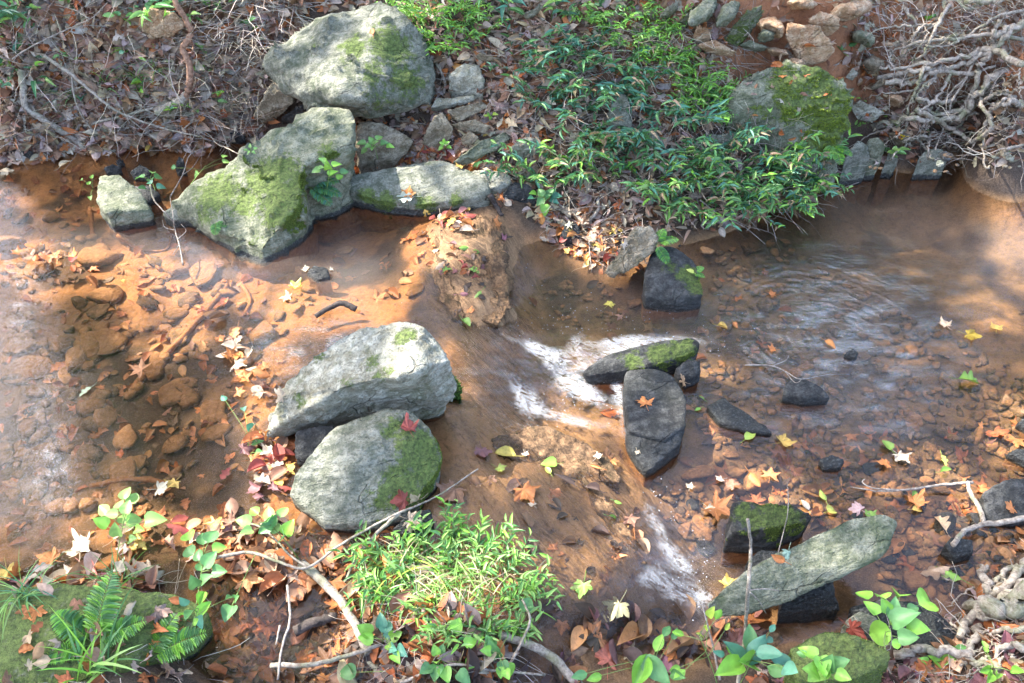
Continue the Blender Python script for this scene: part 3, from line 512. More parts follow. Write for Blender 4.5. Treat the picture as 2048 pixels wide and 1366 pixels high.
# the far bank
B_ = [  # label, mat, px, py, half width, half height of what shows, z, moss, tilt
 ('angular pale stone just right of the largest boulder', 'pale', [(895, 150, .50), (925, 126, .54), (960, 130, .53), (968, 160, .5), (960, 178, .46, 0), (905, 178, .44, 0), (898, 168, .46, 0)], .35, .3),
 ('thin pale slab below the angular pale stone', 'pale', [(862, 215, .42, 0), (875, 196, .44, 0), (955, 192, .46, 0), (950, 202, .44, 0), (880, 222, .39, 0), (866, 222, .38, 0)], .33, .2),
 ('tilted stone slab second from top of the small stone stack', 'brown', [(895, 220, .42, 0), (965, 203, .44, 0), (978, 212, .42, 0), (920, 245, .37, 0), (905, 240, .36, 0)], .3, .3),
 ('flat tan slab lowest of the small stone stack', 'brown', [(900, 248, .36, 0), (950, 238, .38, 0), (983, 252, .36, 0), (970, 268, .32, 0), (930, 268, .3, 0)], .24, .1),
 ('blocky upright brown stone left of the small stone stack', 'brown', [(845, 278, .30), (870, 235, .40, 0), (885, 224, .41, 0), (905, 255, .36, 0), (903, 270, .32, 0), (850, 290, .27, 0)], .2, .35),
 ('lumpy small stone between the tan slab and the green slab', 'brown', [(922, 275, .29, 0), (940, 262, .31, 0), (958, 275, .3, 0), (945, 290, .26, 0), (925, 290, .25, 0)], .2, .3),
 ('grey-green leaning slab above the right end of the flat grey slab', 'greenish', [(905, 325, .24, 0), (960, 280, .31, 0), (1015, 262, .33, 0), (1025, 275, .31, 0), (985, 305, .26, 0), (920, 335, .2, 0)], .14, .25),
 ('pale slab fragment at the right end of the flat grey slab', 'pale', [(930, 345, .23), (975, 340, .23), (1020, 350, .22), (1022, 365, .2), (985, 378, .18), (940, 360, .2)], .1, .1),
 ('dark rounded stone at the water right of the pale slab fragment', 'dark', [(1005, 385, .16), (1030, 362, .2), (1055, 368, .19), (1075, 395, .14), (1060, 412, .1), (1015, 405, .1)], .02, .3),
 ('brown stone cube above the dark rounded stone', 'brown', [(1035, 345, .24), (1060, 330, .26), (1062, 345, .23), (1045, 355, .21)], .15, 0),
 ('broad brown rock face in the gap under the largest boulder', 'brown', [(712, 300, .28), (720, 245, .36, 0), (760, 240, .36, 0), (830, 280, .3, 0), (815, 300, .24, 0), (760, 320, .2, 0), (720, 325, .2, 0)], .1, .15),
 ('layered brown rock slanting out below the left end of the largest boulder', 'brown', [(505, 235, .26, 0), (530, 190, .37, 0), (545, 165, .42, 0), (590, 175, .40, 0), (588, 205, .34, 0), (545, 245, .22, 0), (515, 250, .2, 0)], .1, .25),
 ('dark wedge stone under the layered brown rock', 'dark', [(560, 235, .24, 0), (610, 205, .32, 0), (625, 215, .28, 0), (600, 240, .22, 0), (565, 252, .18, 0)], .1, 0),
 ('small dark wet stone on the shore below the layered brown rock', 'dark', [(450, 268, .14), (470, 262, .16), (490, 270, .14), (480, 282, .11), (455, 280, .11)], .06, 0),
 ('pinkish half-buried stone in the leaf litter at the upper left', 'tan', [(275, 55, .56, 0), (290, 15, .66, 0), (350, 25, .66, 0), (370, 50, .6, 0), (345, 75, .53, 0), (300, 75, .52, 0)], .4, .2),
 ('grey stone at the root of the twisting stem on the left bank', 'brown', [(313, 235, .22, 0), (330, 215, .27, 0), (370, 200, .3, 0), (375, 215, .26, 0), (350, 240, .2, 0)], .1, .3),
 ('mound of rock with bright green moss on the far bank', 'greenish', [(1460, 220, .40), (1490, 150, .53), (1560, 128, .57), (1640, 138, .55), (1682, 165, .49), (1700, 215, .40), (1692, 262, .30), (1664, 305, .2), (1600, 310, .2), (1480, 280, .2), (1560, 190, .46), (1640, 190, .44)], .0, .2),
 ('big tan block below the top edge at the upper right', 'tan', [(1570, 75, .64, 0), (1575, 48, .70, 0), (1640, 50, .70, 0), (1672, 100, .6, 0), (1650, 122, .54, 0), (1615, 130, .52, 0), (1590, 110, .55, 0), (1600, 80, .5, 0)], .4, 0),
 ('tan and green stone directly behind the big tan block', 'tan', [(1612, 45, .7, 0), (1640, 22, .74, 0), (1680, 35, .72, 0), (1680, 60, .66, 0), (1655, 75, .62, 0), (1640, 40, .6, 0)], .45, .3),
 ('orange flat-topped stone beside the mossy leaning stone', 'tan', [(1395, 90, .58, 0), (1430, 80, .6, 0), (1478, 105, .55, 0), (1465, 115, .51, 0), (1420, 112, .5, 0)], .38, 0),
 ('orange square stone above the orange flat-topped stone', 'tan', [(1385, 75, .61, 0), (1395, 50, .67, 0), (1420, 55, .66, 0), (1425, 78, .6, 0), (1400, 92, .56, 0)], .42, 0),
 ('mossy stone leaning uphill between the orange stones', 'greenish', [(1445, 80, .58, 0), (1490, 25, .72, 0), (1520, 5, .76, 0), (1530, 25, .7, 0), (1495, 75, .58, 0), (1475, 98, .53, 0)], .4, .8),
 ('thin greenish slab at the foot of the mossy leaning stone', 'greenish', [(1480, 90, .56, 0), (1500, 80, .58, 0), (1538, 95, .55, 0), (1530, 104, .52, 0), (1490, 102, .51, 0)], .38, .3),
 ('pale sunlit slab right of the mossy mound', 'pale', [(1700, 215, .33, 0), (1720, 198, .37, 0), (1770, 225, .32, 0), (1745, 245, .27, 0), (1715, 240, .27, 0)], .16, 0),
 ('small upright pale stone above the pale sunlit slab', 'pale', [(1690, 155, .44, 0), (1705, 136, .48, 0), (1718, 145, .46, 0), (1705, 162, .41, 0)], .3, .2),
 ('brown wedge stone under the left tips of the tree roots', 'brown', [(1740, 175, .4, 0), (1760, 158, .44, 0), (1775, 162, .42, 0), (1765, 172, .4, 0), (1745, 182, .36, 0)], .28, 0),
 ('grey stone at the water below the mossy mound', 'grey', [(1690, 315, .15), (1715, 282, .22), (1735, 290, .2), (1740, 315, .13), (1700, 332, .08)], -.02, .3),
 ('greenish stone second along the waterline from the mossy mound', 'greenish', [(1738, 280, .2), (1755, 274, .22), (1770, 290, .18), (1755, 305, .13), (1740, 300, .14)], .0, .2),
 ('small pale stone standing in the water below the roots', 'grey', [(1775, 305, .13), (1785, 298, .15), (1797, 308, .13), (1795, 322, .07), (1775, 325, .06)], -.04, .2),
 ('wide low grey stone at the waterline under the roots', 'grey', [(1835, 320, .1), (1850, 300, .14), (1885, 300, .15), (1895, 320, .1), (1870, 335, .04)], -.05, .3),
 ('slanted stone slab at the top centre above the shrubs', 'pale', [(1045, 30, .72, 0), (1080, 8, .77, 0), (1090, 14, .75, 0), (1065, 38, .68, 0), (1050, 38, .68, 0)], .55, .1),
 ('slanted pale rock leaning uphill at the top centre right', 'pale', [(1315, 35, .7, 0), (1350, 0, .8, 0), (1365, 0, .8, 0), (1350, 30, .7, 0), (1330, 42, .66, 0)], .55, .2),
 ('mossy slanted rock beside the slanted pale rock', 'greenish', [(1355, 45, .67, 0), (1390, 5, .77, 0), (1412, 8, .76, 0), (1390, 45, .66, 0), (1370, 58, .62, 0)], .5, .5),
 ('grey rock showing through the shrubs in the centre of the bank', 'grey', [(1215, 235, .34), (1225, 190, .44, 0), (1250, 190, .44, 0), (1265, 220, .37, 0), (1262, 255, .3, 0), (1225, 255, .3, 0)], .2, .3),
 ('grey rock low in the shrubs below the other grey rock', 'grey', [(1262, 290, .26, 0), (1280, 255, .32, 0), (1310, 260, .31, 0), (1330, 290, .26, 0), (1300, 310, .2, 0)], .12, .2),
 ('pale stone at the left front edge of the leafy shrubs', 'pale', [(1018, 300, .28, 0), (1040, 275, .32, 0), (1080, 275, .32, 0), (1090, 300, .27, 0), (1050, 318, .22, 0)], .15, .1),
 ('long grey stone under the shrubs left of the mossy mound', 'grey', [(1385, 290, .27, 0), (1410, 268, .3, 0), (1460, 268, .3, 0), (1475, 290, .25, 0), (1430, 312, .2, 0)], .12, .2),
 ('narrow tan stone slab against the bank beside the shrubs', 'brown', [(952, 112, .53, 0), (960, 105, .55, 0), (1005, 118, .53, 0), (1003, 126, .5, 0), (960, 122, .5, 0)], .4, .1),
 ('small dark stone in the left pool behind the dark stick', 'dark', [(350, 335, .13), (358, 312, .19), (366, 318, .18), (370, 340, .12), (358, 350, .1)], .04, 0),
 ('black speckled stone in the water at the left shore', 'dark', [(208, 336, .13), (225, 328, .15), (242, 335, .13), (235, 346, .11), (215, 346, .11)], .04, 0),
 ('flat black stone in the water below the left shore', 'dark', [(262, 345, .13), (280, 330, .15), (302, 340, .14), (300, 355, .11), (270, 356, .11)], .04, .3),
 ('tiny black stone nearest the left shore', 'dark', [(228, 320, .13), (238, 314, .145), (250, 320, .13), (240, 328, .11)], .05, 0),
 ('dark stone at the left end of the shore by a fallen branch', 'dark', [(38, 305, .14), (50, 292, .16), (65, 305, .15), (60, 320, .11), (42, 316, .11)], .05, 0),
]
for i, (lab, mat, pts, base, mo) in enumerate(B_):
    pat = ()
    if lab.startswith('mound'): pat = [(1590, 195, .1, .95), (1640, 160, .12, .95), (1680, 200, .1, .95), (1630, 230, .1, .95), (1650, 290, .12, 1), (1520, 230, .1, .5), (1560, 160, .1, .8), (1600, 220, .1, .9), (1670, 260, .12, 1)]
    stone('boulder' if lab.startswith('mound') else 'rock', lab, mat, pts, base, 6 if lab.startswith('mound') else 5, 20, 2.4 if lab.startswith('mound') else 1.2, moss=mo, wet=.04 if base < .1 else 0, patches=pat, seed=i * 13 + 5, inset=.9, seat=base >= .09 and not lab.startswith('mound') or 'mossy leaning' in lab)

X_ = [('tan wedge rock half buried in the clay above the big tan block', 'tan', 1700, 20, 34, 16, -20), ('rusty broken rock left of the big tan block', 'tan', 1545, 55, 22, 15, 10), ('small tan block under the big tan block', 'tan', 1590, 128, 16, 10, 0), ('pale green stone above the thin greenish slab', 'greenish', 1535, 70, 20, 12, -30),
 ('tan stone at the top edge of the clay bank', 'tan', 1600, 8, 26, 10, 0), ('lichened stone beside the top of the mossy leaning stone', 'greenish', 1455, 30, 26, 12, -50), ('grey-green stone right of the tan and green stone', 'greenish', 1725, 75, 22, 13, 20), ('flat tan chip below the rusty broken rock', 'tan', 1555, 105, 20, 8, 10),
 ('tan stone on the clay above the pale sunlit slab', 'brown', 1745, 130, 18, 12, 0), ('wide green-grey slab at the upper edge of the clay bank', 'greenish', 1410, 20, 34, 14, -45), ('brown stone among the roots near the waterline', 'brown', 1800, 275, 18, 12, 10), ('clay-stained stone between the roots and the pale sunlit slab', 'tan', 1790, 200, 16, 10, 20)]
for i, (lab, mat, a, b, rw, rh, an) in enumerate(X_):
    rw *= 1.3; rh *= 1.3; ca, sa = math.cos(R(an)), math.sin(R(an)); g0 = ghit(a, b)[0][2]; r_ = np.random.default_rng(300 + i); pts = []
    for t in range(9):
        th = t * .7 + r_.uniform(-.2, .2); u, v = math.cos(th) * rw * r_.uniform(.8, 1.1), math.sin(th) * rh * r_.uniform(.8, 1.1); pts.append((a + u * ca - v * sa, b + u * sa + v * ca, g0 + .03 - math.sin(th) * .03, 0))
    pts += [(a - rw * .3, b - rh * .3, g0 + .08, 0), (a + rw * .3, b, g0 + .07, 0), (a, b, g0 - .06, 0)]
    stone('rock', lab, mat, pts, g0 - .05, 5, 22, 1.1, moss=.35 if mat == 'greenish' else 0, wet=0, seed=400 + i, seat=True)
# ---------------------------------------------------------------- cobbles: under water, along the margins and loose on the bank
def cobble_proto(seed, mat, flat=.55, lv=4):
    r_ = np.random.default_rng(seed); pts = r_.normal(0, 1, (14, 3)); pts /= np.linalg.norm(pts, axis=1)[:, None]; pts *= np.array([1, .72, flat]) * r_.uniform(.85, 1.05, (14, 1))
    N, d = hull_planes(pts); D, T = ico(lv); g = np.maximum(D @ N.T, 0) / d; gm_ = g.max(1); r = 1 / (gm_ * (((g / gm_[:, None]) ** 9).sum(1)) ** (1 / 9))
    V = D * r[:, None]; V = V * (1 + .05 * fbm(V * 2, seed, 3) + .03 * fbm(V * 7, seed + 3, 3))[:, None]; return V, T
PROTO = [cobble_proto(s, 'silted') for s in range(14)]
PROTO3 = [cobble_proto(s, 'silted', lv=2) for s in range(14)]
GRAV = []
def cobble(px, py, size, mat, label, group, rz=None, sink=.35, silt=0., wet=0., moss=0., flat=1.0, j=None, name='cobble', z=None):
    V, T = (PROTO3 if name == 'gravel' else PROTO)[rng.integers(len(PROTO)) if j is None else j]; rz = rng.uniform(0, 6.28) if rz is None else rz
    c, s = math.cos(rz), math.sin(rz); tl = rng.normal(0, .12, 2)
    Rm = np.array([[c, -s, 0], [s, c, 0], [tl[0], tl[1], 1]]); Wv = (V * np.array([1, 1, flat])) @ Rm.T * size
    b = P(px, py, 0.0)
    for _ in range(4): b = P(px, py, float(ground(np.array([b[0]]), np.array([b[1]]))[0])) if z is None else P(px, py, z)
    b = b + np.array([0, 0, size * .5 * flat * (1 - 2 * sink)]); Wd = Wv + b
    wl = wz(Wd[:, 0], Wd[:, 1]); up_ = np.clip(vnormals(Wv, T)[:, 2], 0, 1)
    at = dict(moss=np.full(len(V), moss), wet=np.where(Wd[:, 2] > wl - .004, wet, wet * .6), silt=silt * (.35 + .65 * up_))
    if name == 'gravel': GRAV.append((Wd, T, at)); return
    me = mk_mesh(name, Wv, T, M[mat], attrs=at)
    o = link(name, me, label=label, category='stone', group=group); o.location = tuple(b); register(Wd, T); return o
named = [(375, 770, .05, 'round silt-covered cobble alone near the sunken branch in the left pool', 'silted', .9), (205, 690, .12, 'large flat silt-covered stone in the middle of the left pool', 'silted', .95),
 (60, 745, .11, 'long silted stone at the left edge of the left pool', 'silted', .9), (60, 700, .07, 'short silted stone lying just above the long one at the left edge', 'silted', .9), (205, 520, .12, 'broad silted stone near the raft of leaves at the left', 'silted', .9),
 (220, 840, .08, 'pinkish square silted stone low in the left pool', 'silted', .9), (690, 505, .045, 'silted cobble lit by the sun right of the long mossy boulder', 'silted', .9), (1415, 508, .05, 'flat orange stone under water beside the mossy dark rock', 'silted', .8),
 (1468, 505, .035, 'rounded orange pebble with a pale ring beside the flat orange stone', 'silted', .7), (1490, 550, .08, 'wide olive stone under water near the ripples', 'silted', .3), (1445, 528, .045, 'small sunken stone overlapping the flat orange stone', 'silted', .6),
 (1395, 950, .07, 'largest sunlit silted stone beside the flat black rock', 'silted', 1), (1510, 970, .1, 'broad orange silted stone with leaves on it in the lower right shallows', 'silted', 1), (1270, 610, .05, 'pair-forming olive cobble under water left of the mossy dark rock', 'silted', .6),
 (1560, 770, .05, 'orange stone touching the triangular black rock', 'silted', .7), (1830, 1165, .06, 'orange silted cobble above the heart-leaved sprig', 'silted', 1), (1745, 940, .05, 'dark wet stone supporting a brown leaf near the forked branch', 'dark', .0),
 (1800, 925, .035, 'small blue-grey stone left of the pale twig fork', 'dark', .0), (1550, 1285, .04, 'pebble half hidden by dead leaves below the long slab', 'silted', .3), (590, 1310, .05, 'knotted grey-brown stone in the leaf pool near the bottom', 'brown', .1),
 (760, 1020, .06, 'long silted stone lying below the rounded boulder', 'silted', 1), (830, 585, .05, 'silted bump near the ledge in the left pool', 'silted', 1), (640, 862, .018, 'tan pebble caught under the pale angular boulder', 'tan', 0)]
for (a, b, s, lab, mt, si) in named: cobble(a, b, s, mt, lab, None, silt=si, wet=0 if mt != 'dark' else .8, sink=.3 if s > .06 else .2, flat=.7 if s > .07 else .9, rz=rng.normal(0.1, .3))
def in_rocks(x, y, m=.0):
    for (Wd, T) in BIG:
        lo, hi = Wd.min(0), Wd.max(0)
        if lo[0] - m < x < hi[0] + m and lo[1] - m < y < hi[1] + m:
            if np.min(np.hypot(Wd[:, 0] - x, Wd[:, 1] - y)) < .03: return True
    return False
BIG = [(b[0][::7], None) for b in BV[:33]]
def scatter(n, poly, smin, smax, mats, label, group, power=2.0, more=0, **kw):
    poly = np.array(poly, float); lo, hi = poly.min(0), poly.max(0); k = 0; t = 0
    while k < n + more and t < (n + more) * 30:
        t += 1; q = rng.uniform(lo, hi); ins = False; j = len(poly) - 1
        for i in range(len(poly)):
            a, b = poly[i], poly[j]
            if (a[1] > q[1]) != (b[1] > q[1]) and q[0] < (b[0] - a[0]) * (q[1] - a[1]) / (b[1] - a[1]) + a[0]: ins = not ins
            j = i
        if not ins: continue
        w_ = P(q[0], q[1], 0)
        if in_rocks(w_[0], w_[1]): continue
        big = k < n; s = smin + (smax - smin) * rng.random() ** power * (1 if big else .6); m_ = mats[rng.integers(len(mats))]
        cobble(q[0], q[1], s, m_[0], label, group, silt=m_[1], wet=m_[2], flat=rng.uniform(.6, 1), name='cobble' if big else 'gravel', **kw); k += 1
scatter(58, more=160, poly= [(0, 420), (300, 470), (480, 560), (640, 560), (560, 700), (460, 800), (420, 940), (300, 1020), (0, 1080)], smin=.025, smax=.11, mats=[('silted', .95, 0), ('silted', .8, 0), ('silted', .5, 0)], label='silt-covered stone lying under the water of the left pool', group='silted stones under the left pool', sink=.28)
scatter(82, more=760, poly= [(1420, 500), (1560, 480), (1750, 600), (2048, 750), (2048, 950), (1850, 1000), (1640, 1000), (1430, 930), (1380, 800), (1420, 680)], smin=.02, smax=.065, mats=[('silted', .55, 0), ('silted', .35, 0), ('silted', .75, 0), ('silted', .2, .25)], label='olive or orange stone under the shallow water right of the black rocks', group='sunken stones of the right shallows', sink=.25)
scatter(48, more=260, poly= [(1300, 960), (1640, 1000), (1850, 1010), (2048, 1000), (2030, 1120), (1900, 1200), (1780, 1190), (1620, 1010), (1450, 1000), (1400, 1130), (1330, 1040)], smin=.02, smax=.06, mats=[('silted', .9, 0), ('silted', .7, 0), ('silted', .5, 0), ('dark', .1, .8)], label='rusty orange stone in the lower right shallows around the long slab', group='orange stones around the long slab', sink=.2)
scatter(12, more=30, poly= [(1080, 560), (1240, 560), (1270, 660), (1100, 650)], smin=.02, smax=.05, mats=[('silted', .5, 0), ('silted', .7, 0)], label='blurred brown stone deep in the pool below the leaf spit', group='sunken stones below the leaf spit', sink=.45)
scatter(16, more=60, poly= [(1560, 10), (1800, 10), (1850, 160), (1760, 270), (1700, 200), (1680, 130), (1540, 110)], smin=.010, smax=.032, mats=[('tan', 0, 0), ('tan', .2, 0), ('brown', 0, 0)], label='small tan stone loose on the orange clay of the far bank', group='loose stones on the clay bank', sink=.3)
scatter(14, more=40, poly=[(1690, 260), (1860, 300), (2040, 310), (2040, 345), (1850, 345), (1690, 335)], smin=.014, smax=.034, mats=[('grey', 0, 0), ('dark', 0, .6), ('brown', 0, 0)], label='small grey stone at the foot of the root-covered bank', group='stones along the waterline under the roots', sink=.3)
scatter(10, more=30, poly=[(840, 240), (1000, 180), (1080, 260), (1000, 330), (860, 310)], smin=.010, smax=.028, mats=[('brown', 0, 0), ('pale', 0, 0), ('tan', 0, 0)], label='small stone among the leaves around the stone stack', group='small stones around the stone stack', sink=.3)
scatter(10, more=40, poly= [(0, 290), (500, 280), (520, 300), (330, 340), (0, 330)], smin=.010, smax=.026, mats=[('dark', 0, .8), ('dark', .2, .6), ('brown', .2, .4)], label='small dark stone along the left shore', group='dark stones along the left shore', sink=.25)
scatter(10, more=50, poly=[(1060, 420), (1420, 470), (1400, 490), (1250, 500), (1120, 500), (1020, 440)], smin=.010, smax=.028, mats=[('dark', 0, .7), ('grey', 0, .3), ('silted', .6, 0)], label='small stone on the muddy margin under the shrubs', group='small stones on the shrub margin', sink=.3)
scatter(14, more=20, poly=[(1450, 900), (1900, 900), (1980, 1150), (1650, 1190), (1400, 960)], smin=.012, smax=.03, mats=[('dark', 0, .9), ('dark', 0, .7)], label='small wet black stone in the right-hand shallows', group='small black stones in the shallows', sink=.0)

gv = Batch(); ga = {k_: [] for k_ in ('moss', 'wet', 'silt')}
for Wd, T, at in GRAV:
    gv.add(Wd, T)
    for k_ in ga: ga[k_].append(at[k_])
link('gravel', mk_mesh('gravel', np.concatenate(gv.V), np.concatenate(gv.T), M['silted'], attrs={k_: np.concatenate(v) for k_, v in ga.items()}), kind='stuff', label='small gravel and cobbles filling the creek bed and margins', category='gravel')
# ---------------------------------------------------------------- ray helpers: what the picture's pixel touches, what lies below a point
def bvh_of(lst):
    V = np.concatenate([v for v, t in lst]); o = 0; F = []
    for v, t in lst: F.append(t + o); o += len(v)
    return BVHTree.FromPolygons(V.tolist(), np.concatenate(F).tolist())
BVH = bvh_of([(GV, GT)] + BV)
def hit(px, py, water=True):
    d = Vector(ray(px, py)).normalized(); l, n, i, t = BVH.ray_cast(CAMV, d)
    if l is None: l, n = Vector(P(px, py, 0.1)), Vector((0, 0, 1))
    p, n = np.array(l), np.array(n)
    if water:
        w0 = float(wz(p[0], p[1])[0])
        if p[2] < w0:
            for _ in range(4): p = P(px, py, w0 + .001); w0 = float(wz(p[0], p[1])[0])
            n = np.array([0, 0, 1.])
    return p, (n if n[2] > -.2 else -n)
def below(x, y, water=True):
    l, n, i, t = BVH.ray_cast(Vector((x, y, 4)), Vector((0, 0, -1)))
    if l is None: return np.array([x, y, 0.]), np.array([0, 0, 1.])
    p, n = np.array(l), np.array(n)
    if water:
        w0 = float(wz(x, y)[0])
        if p[2] < w0: p[2] = w0 + .001; n = np.array([0, 0, 1.])
    return p, n

# ---------------------------------------------------------------- water
wx = np.arange(-3.2, 3.2, .0075); wy = np.arange(.55, 4.3, .0065)
wgx = [3.2]; 
while wgx[-1] < 9: wgx.append(wgx[-1] + (wgx[-1] - 3.2) * .2 + .05)
wxx = np.concatenate([-np.array(wgx)[::-1], wx[1:], np.array(wgx)])
XW, YW, QW = grid(wxx, wy)
WZ = wz(XW, YW); q = xyz(XW, YW)
e = .02; gxw = (wz(XW + e, YW) - WZ) / e; gyw = (wz(XW, YW + e) - WZ) / e; slope = np.hypot(gxw, gyw)
PW = proj(np.stack([XW, YW, WZ], -1)); u_, v_ = PW[:, 0], PW[:, 1]
def G(cx, cy, rx, ry, a=0): 
    c, s = math.cos(R(a)), math.sin(R(a)); dx, dy = u_ - cx, v_ - cy; return np.exp(-(((dx * c + dy * s) / rx) ** 2 + ((-dx * s + dy * c) / ry) ** 2))
rip = np.clip(G(1680, 650, 190, 150) * 1.1 + G(1720, 820, 200, 90) * .7 + G(630, 700, 130, 70) * .9 + G(100, 910, 60, 140) * .9 + G(45, 620, 50, 110) * .9 + G(1300, 1180, 130, 90) * .6 + G(1500, 690, 120, 30) * .6 + .05, 0, 1)
cen = P(1700, 690, 0); dx, dy = XW - cen[0], YW - cen[1]; rad = np.hypot(dx, dy); ang = np.arctan2(dy, dx)
rw_ = rad * (1 + .12 * np.sin(ang * 2 + 1)) + .035 * fbm(q * 4, 5, 3) + .008 * fbm(q * 14, 6, 2)
ring = (.7 * np.sin(rw_ * 2 * math.pi / .036) + .6 * np.sin((rw_ + .3 * XW) * 2 * math.pi / .027 + 2) + 1.5 * fbm(np.stack([ang * 9, rad * 55, rad * 0], -1), 78, 2)) * np.exp(-((rad - .30) / .24) ** 2) * sstep(-.30, .35, fbm(np.stack([ang * 3.4, rad * 9, rad * 0], -1), 77, 3) + .25 * np.sin(ang - .3)) + .5 * fbm(q * np.array([30, 44, 1]), 79, 3) * np.exp(-(rad / .3) ** 2)
fa = R(-30); fu = XW * math.cos(fa) + YW * math.sin(fa); fv = -XW * math.sin(fa) + YW * math.cos(fa)
h = .0017 * ring * sstep(3.6, 3.0, YW) + rip * .0016 * fbm(q * np.array([34, 48, 1]), 13, 3)
fall = sstep(.10, .42, slope)
strk = fbm(np.stack([fu * 5, fv * 34, fu * 0], -1), 90, 4)
h = h + fall * .007 * strk + .0006 * fbm(q * 11, 14, 2)
foam = 1.0 * G(1090, 712, 55, 15, 38) + .95 * G(1150, 725, 60, 20, 12) + .45 * G(1155, 682, 26, 26, 20) + .35 * G(1115, 750, 60, 34, 20) + .3 * G(1200, 740, 60, 30, 0) + .8 * G(1225, 712, 60, 18, -16) + .55 * G(1300, 686, 70, 13, -12) + .35 * G(1380, 680, 70, 10, -4) + .7 * G(1240, 680, 60, 10, -8) \
    + .75 * G(1032, 775, 14, 46, -16) + .7 * G(1062, 800, 26, 36, -30) + .85 * G(1150, 770, 24, 50, -42) + .7 * G(1200, 800, 40, 14, 25) + 1.0 * G(1238, 795, 12, 46, -10) + .6 * G(1130, 835, 80, 13, 16) + .5 * G(1190, 850, 60, 10, 10) + .45 * G(1252, 870, 10, 36, -10) \
    + .75 * G(1318, 1062, 15, 55, -24) + .7 * G(1362, 1120, 18, 50, -38) + .5 * G(1300, 1150, 26, 36, 50) + .55 * G(1350, 1180, 60, 28, 30) + .45 * G(1420, 1200, 60, 20, 10) + .3 * G(1275, 1050, 40, 50) + .45 * G(990, 662, 60, 9, 24) + .3 * G(1120, 1015, 70, 8, 52) + .35 * G(1195, 1045, 60, 7, 38) + .25 * G(1460, 690, 90, 12)
swirl = fbm(np.stack([(u_ - 1100) * .010 + 2 * fbm(q * 6, 31, 2), (v_ - 720) * .034, u_ * 0], -1), 33, 4)
bub = fbm(q * 90, 35, 2)
fo = np.clip(foam, 0, 1.1) * (.85 + .7 * swirl)
h = h + .008 * np.clip(foam, 0, 1) * (fbm(q * 22, 44, 3) + .25 * bub)
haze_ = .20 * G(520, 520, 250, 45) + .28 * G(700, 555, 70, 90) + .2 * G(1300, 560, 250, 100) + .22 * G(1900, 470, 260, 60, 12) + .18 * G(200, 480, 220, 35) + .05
k = NT('creek_water'); p = k.pos()
rp = k.attr('ripple')
n1 = k.noise(k.stretch(p, (1, 1.5, 1)), 55, 3, 0.6); n2 = k.noise(p, 160, 2, .5)
fl = k.noise(k.stretch(p, (9, 75, 9), (0, 0, R(48))), 1.0, 4, .65)
hh0 = k.math('MULTIPLY', k.math('ADD', n1, k.math('MULTIPLY', n2, .35)), k.math('ADD', k.math('MULTIPLY', rp, 1.0), .05))
hh = k.math('ADD', hh0, k.math('MULTIPLY', fl, k.math('MULTIPLY', k.attr('flow'), 2.2)))
nb = k.bump(hh, 1.0, .006)
tr = k.n('ShaderNodeBsdfTransparent'); tr.inputs[0].default_value = (.97, .91, .82, 1)
df = k.n('ShaderNodeBsdfDiffuse'); df.inputs[0].default_value = (.42, .36, .33, 1)
m1 = k.n('ShaderNodeMixShader'); k.l(k.attr('silt'), m1.inputs[0]); k.l(tr.outputs[0], m1.inputs[1]); k.l(df.outputs[0], m1.inputs[2])
fr = k.n('ShaderNodeFresnel', i_IOR=1.36); k.l(nb, fr.inputs['Normal'])
gl = k.n('ShaderNodeBsdfGlossy', i_Roughness=.015); k.l(nb, gl.inputs['Normal'])
m2 = k.n('ShaderNodeMixShader'); k.l(k.math('MULTIPLY', fr.outputs[0], k.math('ADD', 1.5, k.math('MULTIPLY', k.attr('glint_boost'), 8.0)), True), m2.inputs[0]); k.l(m1.outputs[0], m2.inputs[1]); k.l(gl.outputs[0], m2.inputs[2])  # mirror strength raised by hand in patches, so glints show there
r1 = k.n('ShaderNodeTexNoise', i_Scale=1.0, i_Detail=5.0, i_Roughness=.68, i_Distortion=1.1); k.l(k.stretch(p, (18, 52, 18), (0, 0, R(28))), r1.inputs['Vector'])
rdg = k.math('SUBTRACT', 1.0, k.math('MULTIPLY', k.math('ABSOLUTE', k.math('SUBTRACT', r1.outputs['Fac'], .5)), 7.0))
fn = k.math('ADD', k.math('MULTIPLY', k.attr('foam'), k.math('ADD', k.math('MULTIPLY', rdg, 1.05), .36)), k.math('MULTIPLY', k.math('SUBTRACT', k.noise(p, 260, 3, .7), .5), k.math('MULTIPLY', k.attr('foam'), 1.3)))
ff = k.ramp(fn, [(.36, 0.0), (1.3, .55)])
fd = k.n('ShaderNodeBsdfPrincipled', i_Roughness=.35); fd.inputs['Base Color'].default_value = (.34, .35, .36, 1)
m3 = k.n('ShaderNodeMixShader'); k.l(ff, m3.inputs[0]); k.l(m2.outputs[0], m3.inputs[1]); k.l(fd.outputs[0], m3.inputs[2]); k.l(m3.outputs[0], k.out.inputs[0])
M['water'] = k.m
link('water', mk_mesh('water', np.stack([XW, YW, WZ + h], -1), QW, M['water'], attrs=dict(glint_boost=np.clip(G(1680, 650, 200, 160) + .9 * G(630, 690, 110, 60) + .3 * G(110, 960, 50, 50) + .3 * G(95, 860, 26, 90) + .3 * G(45, 620, 26, 80) + .5 * G(1080, 740, 160, 90) + .5 * G(1340, 1130, 90, 90) + .5 * G(1720, 820, 160, 80), 0, 1) * (.30 + 1.9 * np.clip(fbm(q * np.array([16, 30, 1]), 61, 4) + .10, 0, 1)), flow=np.clip(fall + .5 * G(1080, 1010, 220, 160, 40) + .4 * G(960, 740, 120, 130) + .5 * G(1320, 1130, 120, 110), 0, 1), ripple=rip, foam=np.clip(fo, -1, 1.2), silt=np.clip((haze_ - .05) * .4 + .005, 0, .5))), kind='structure')
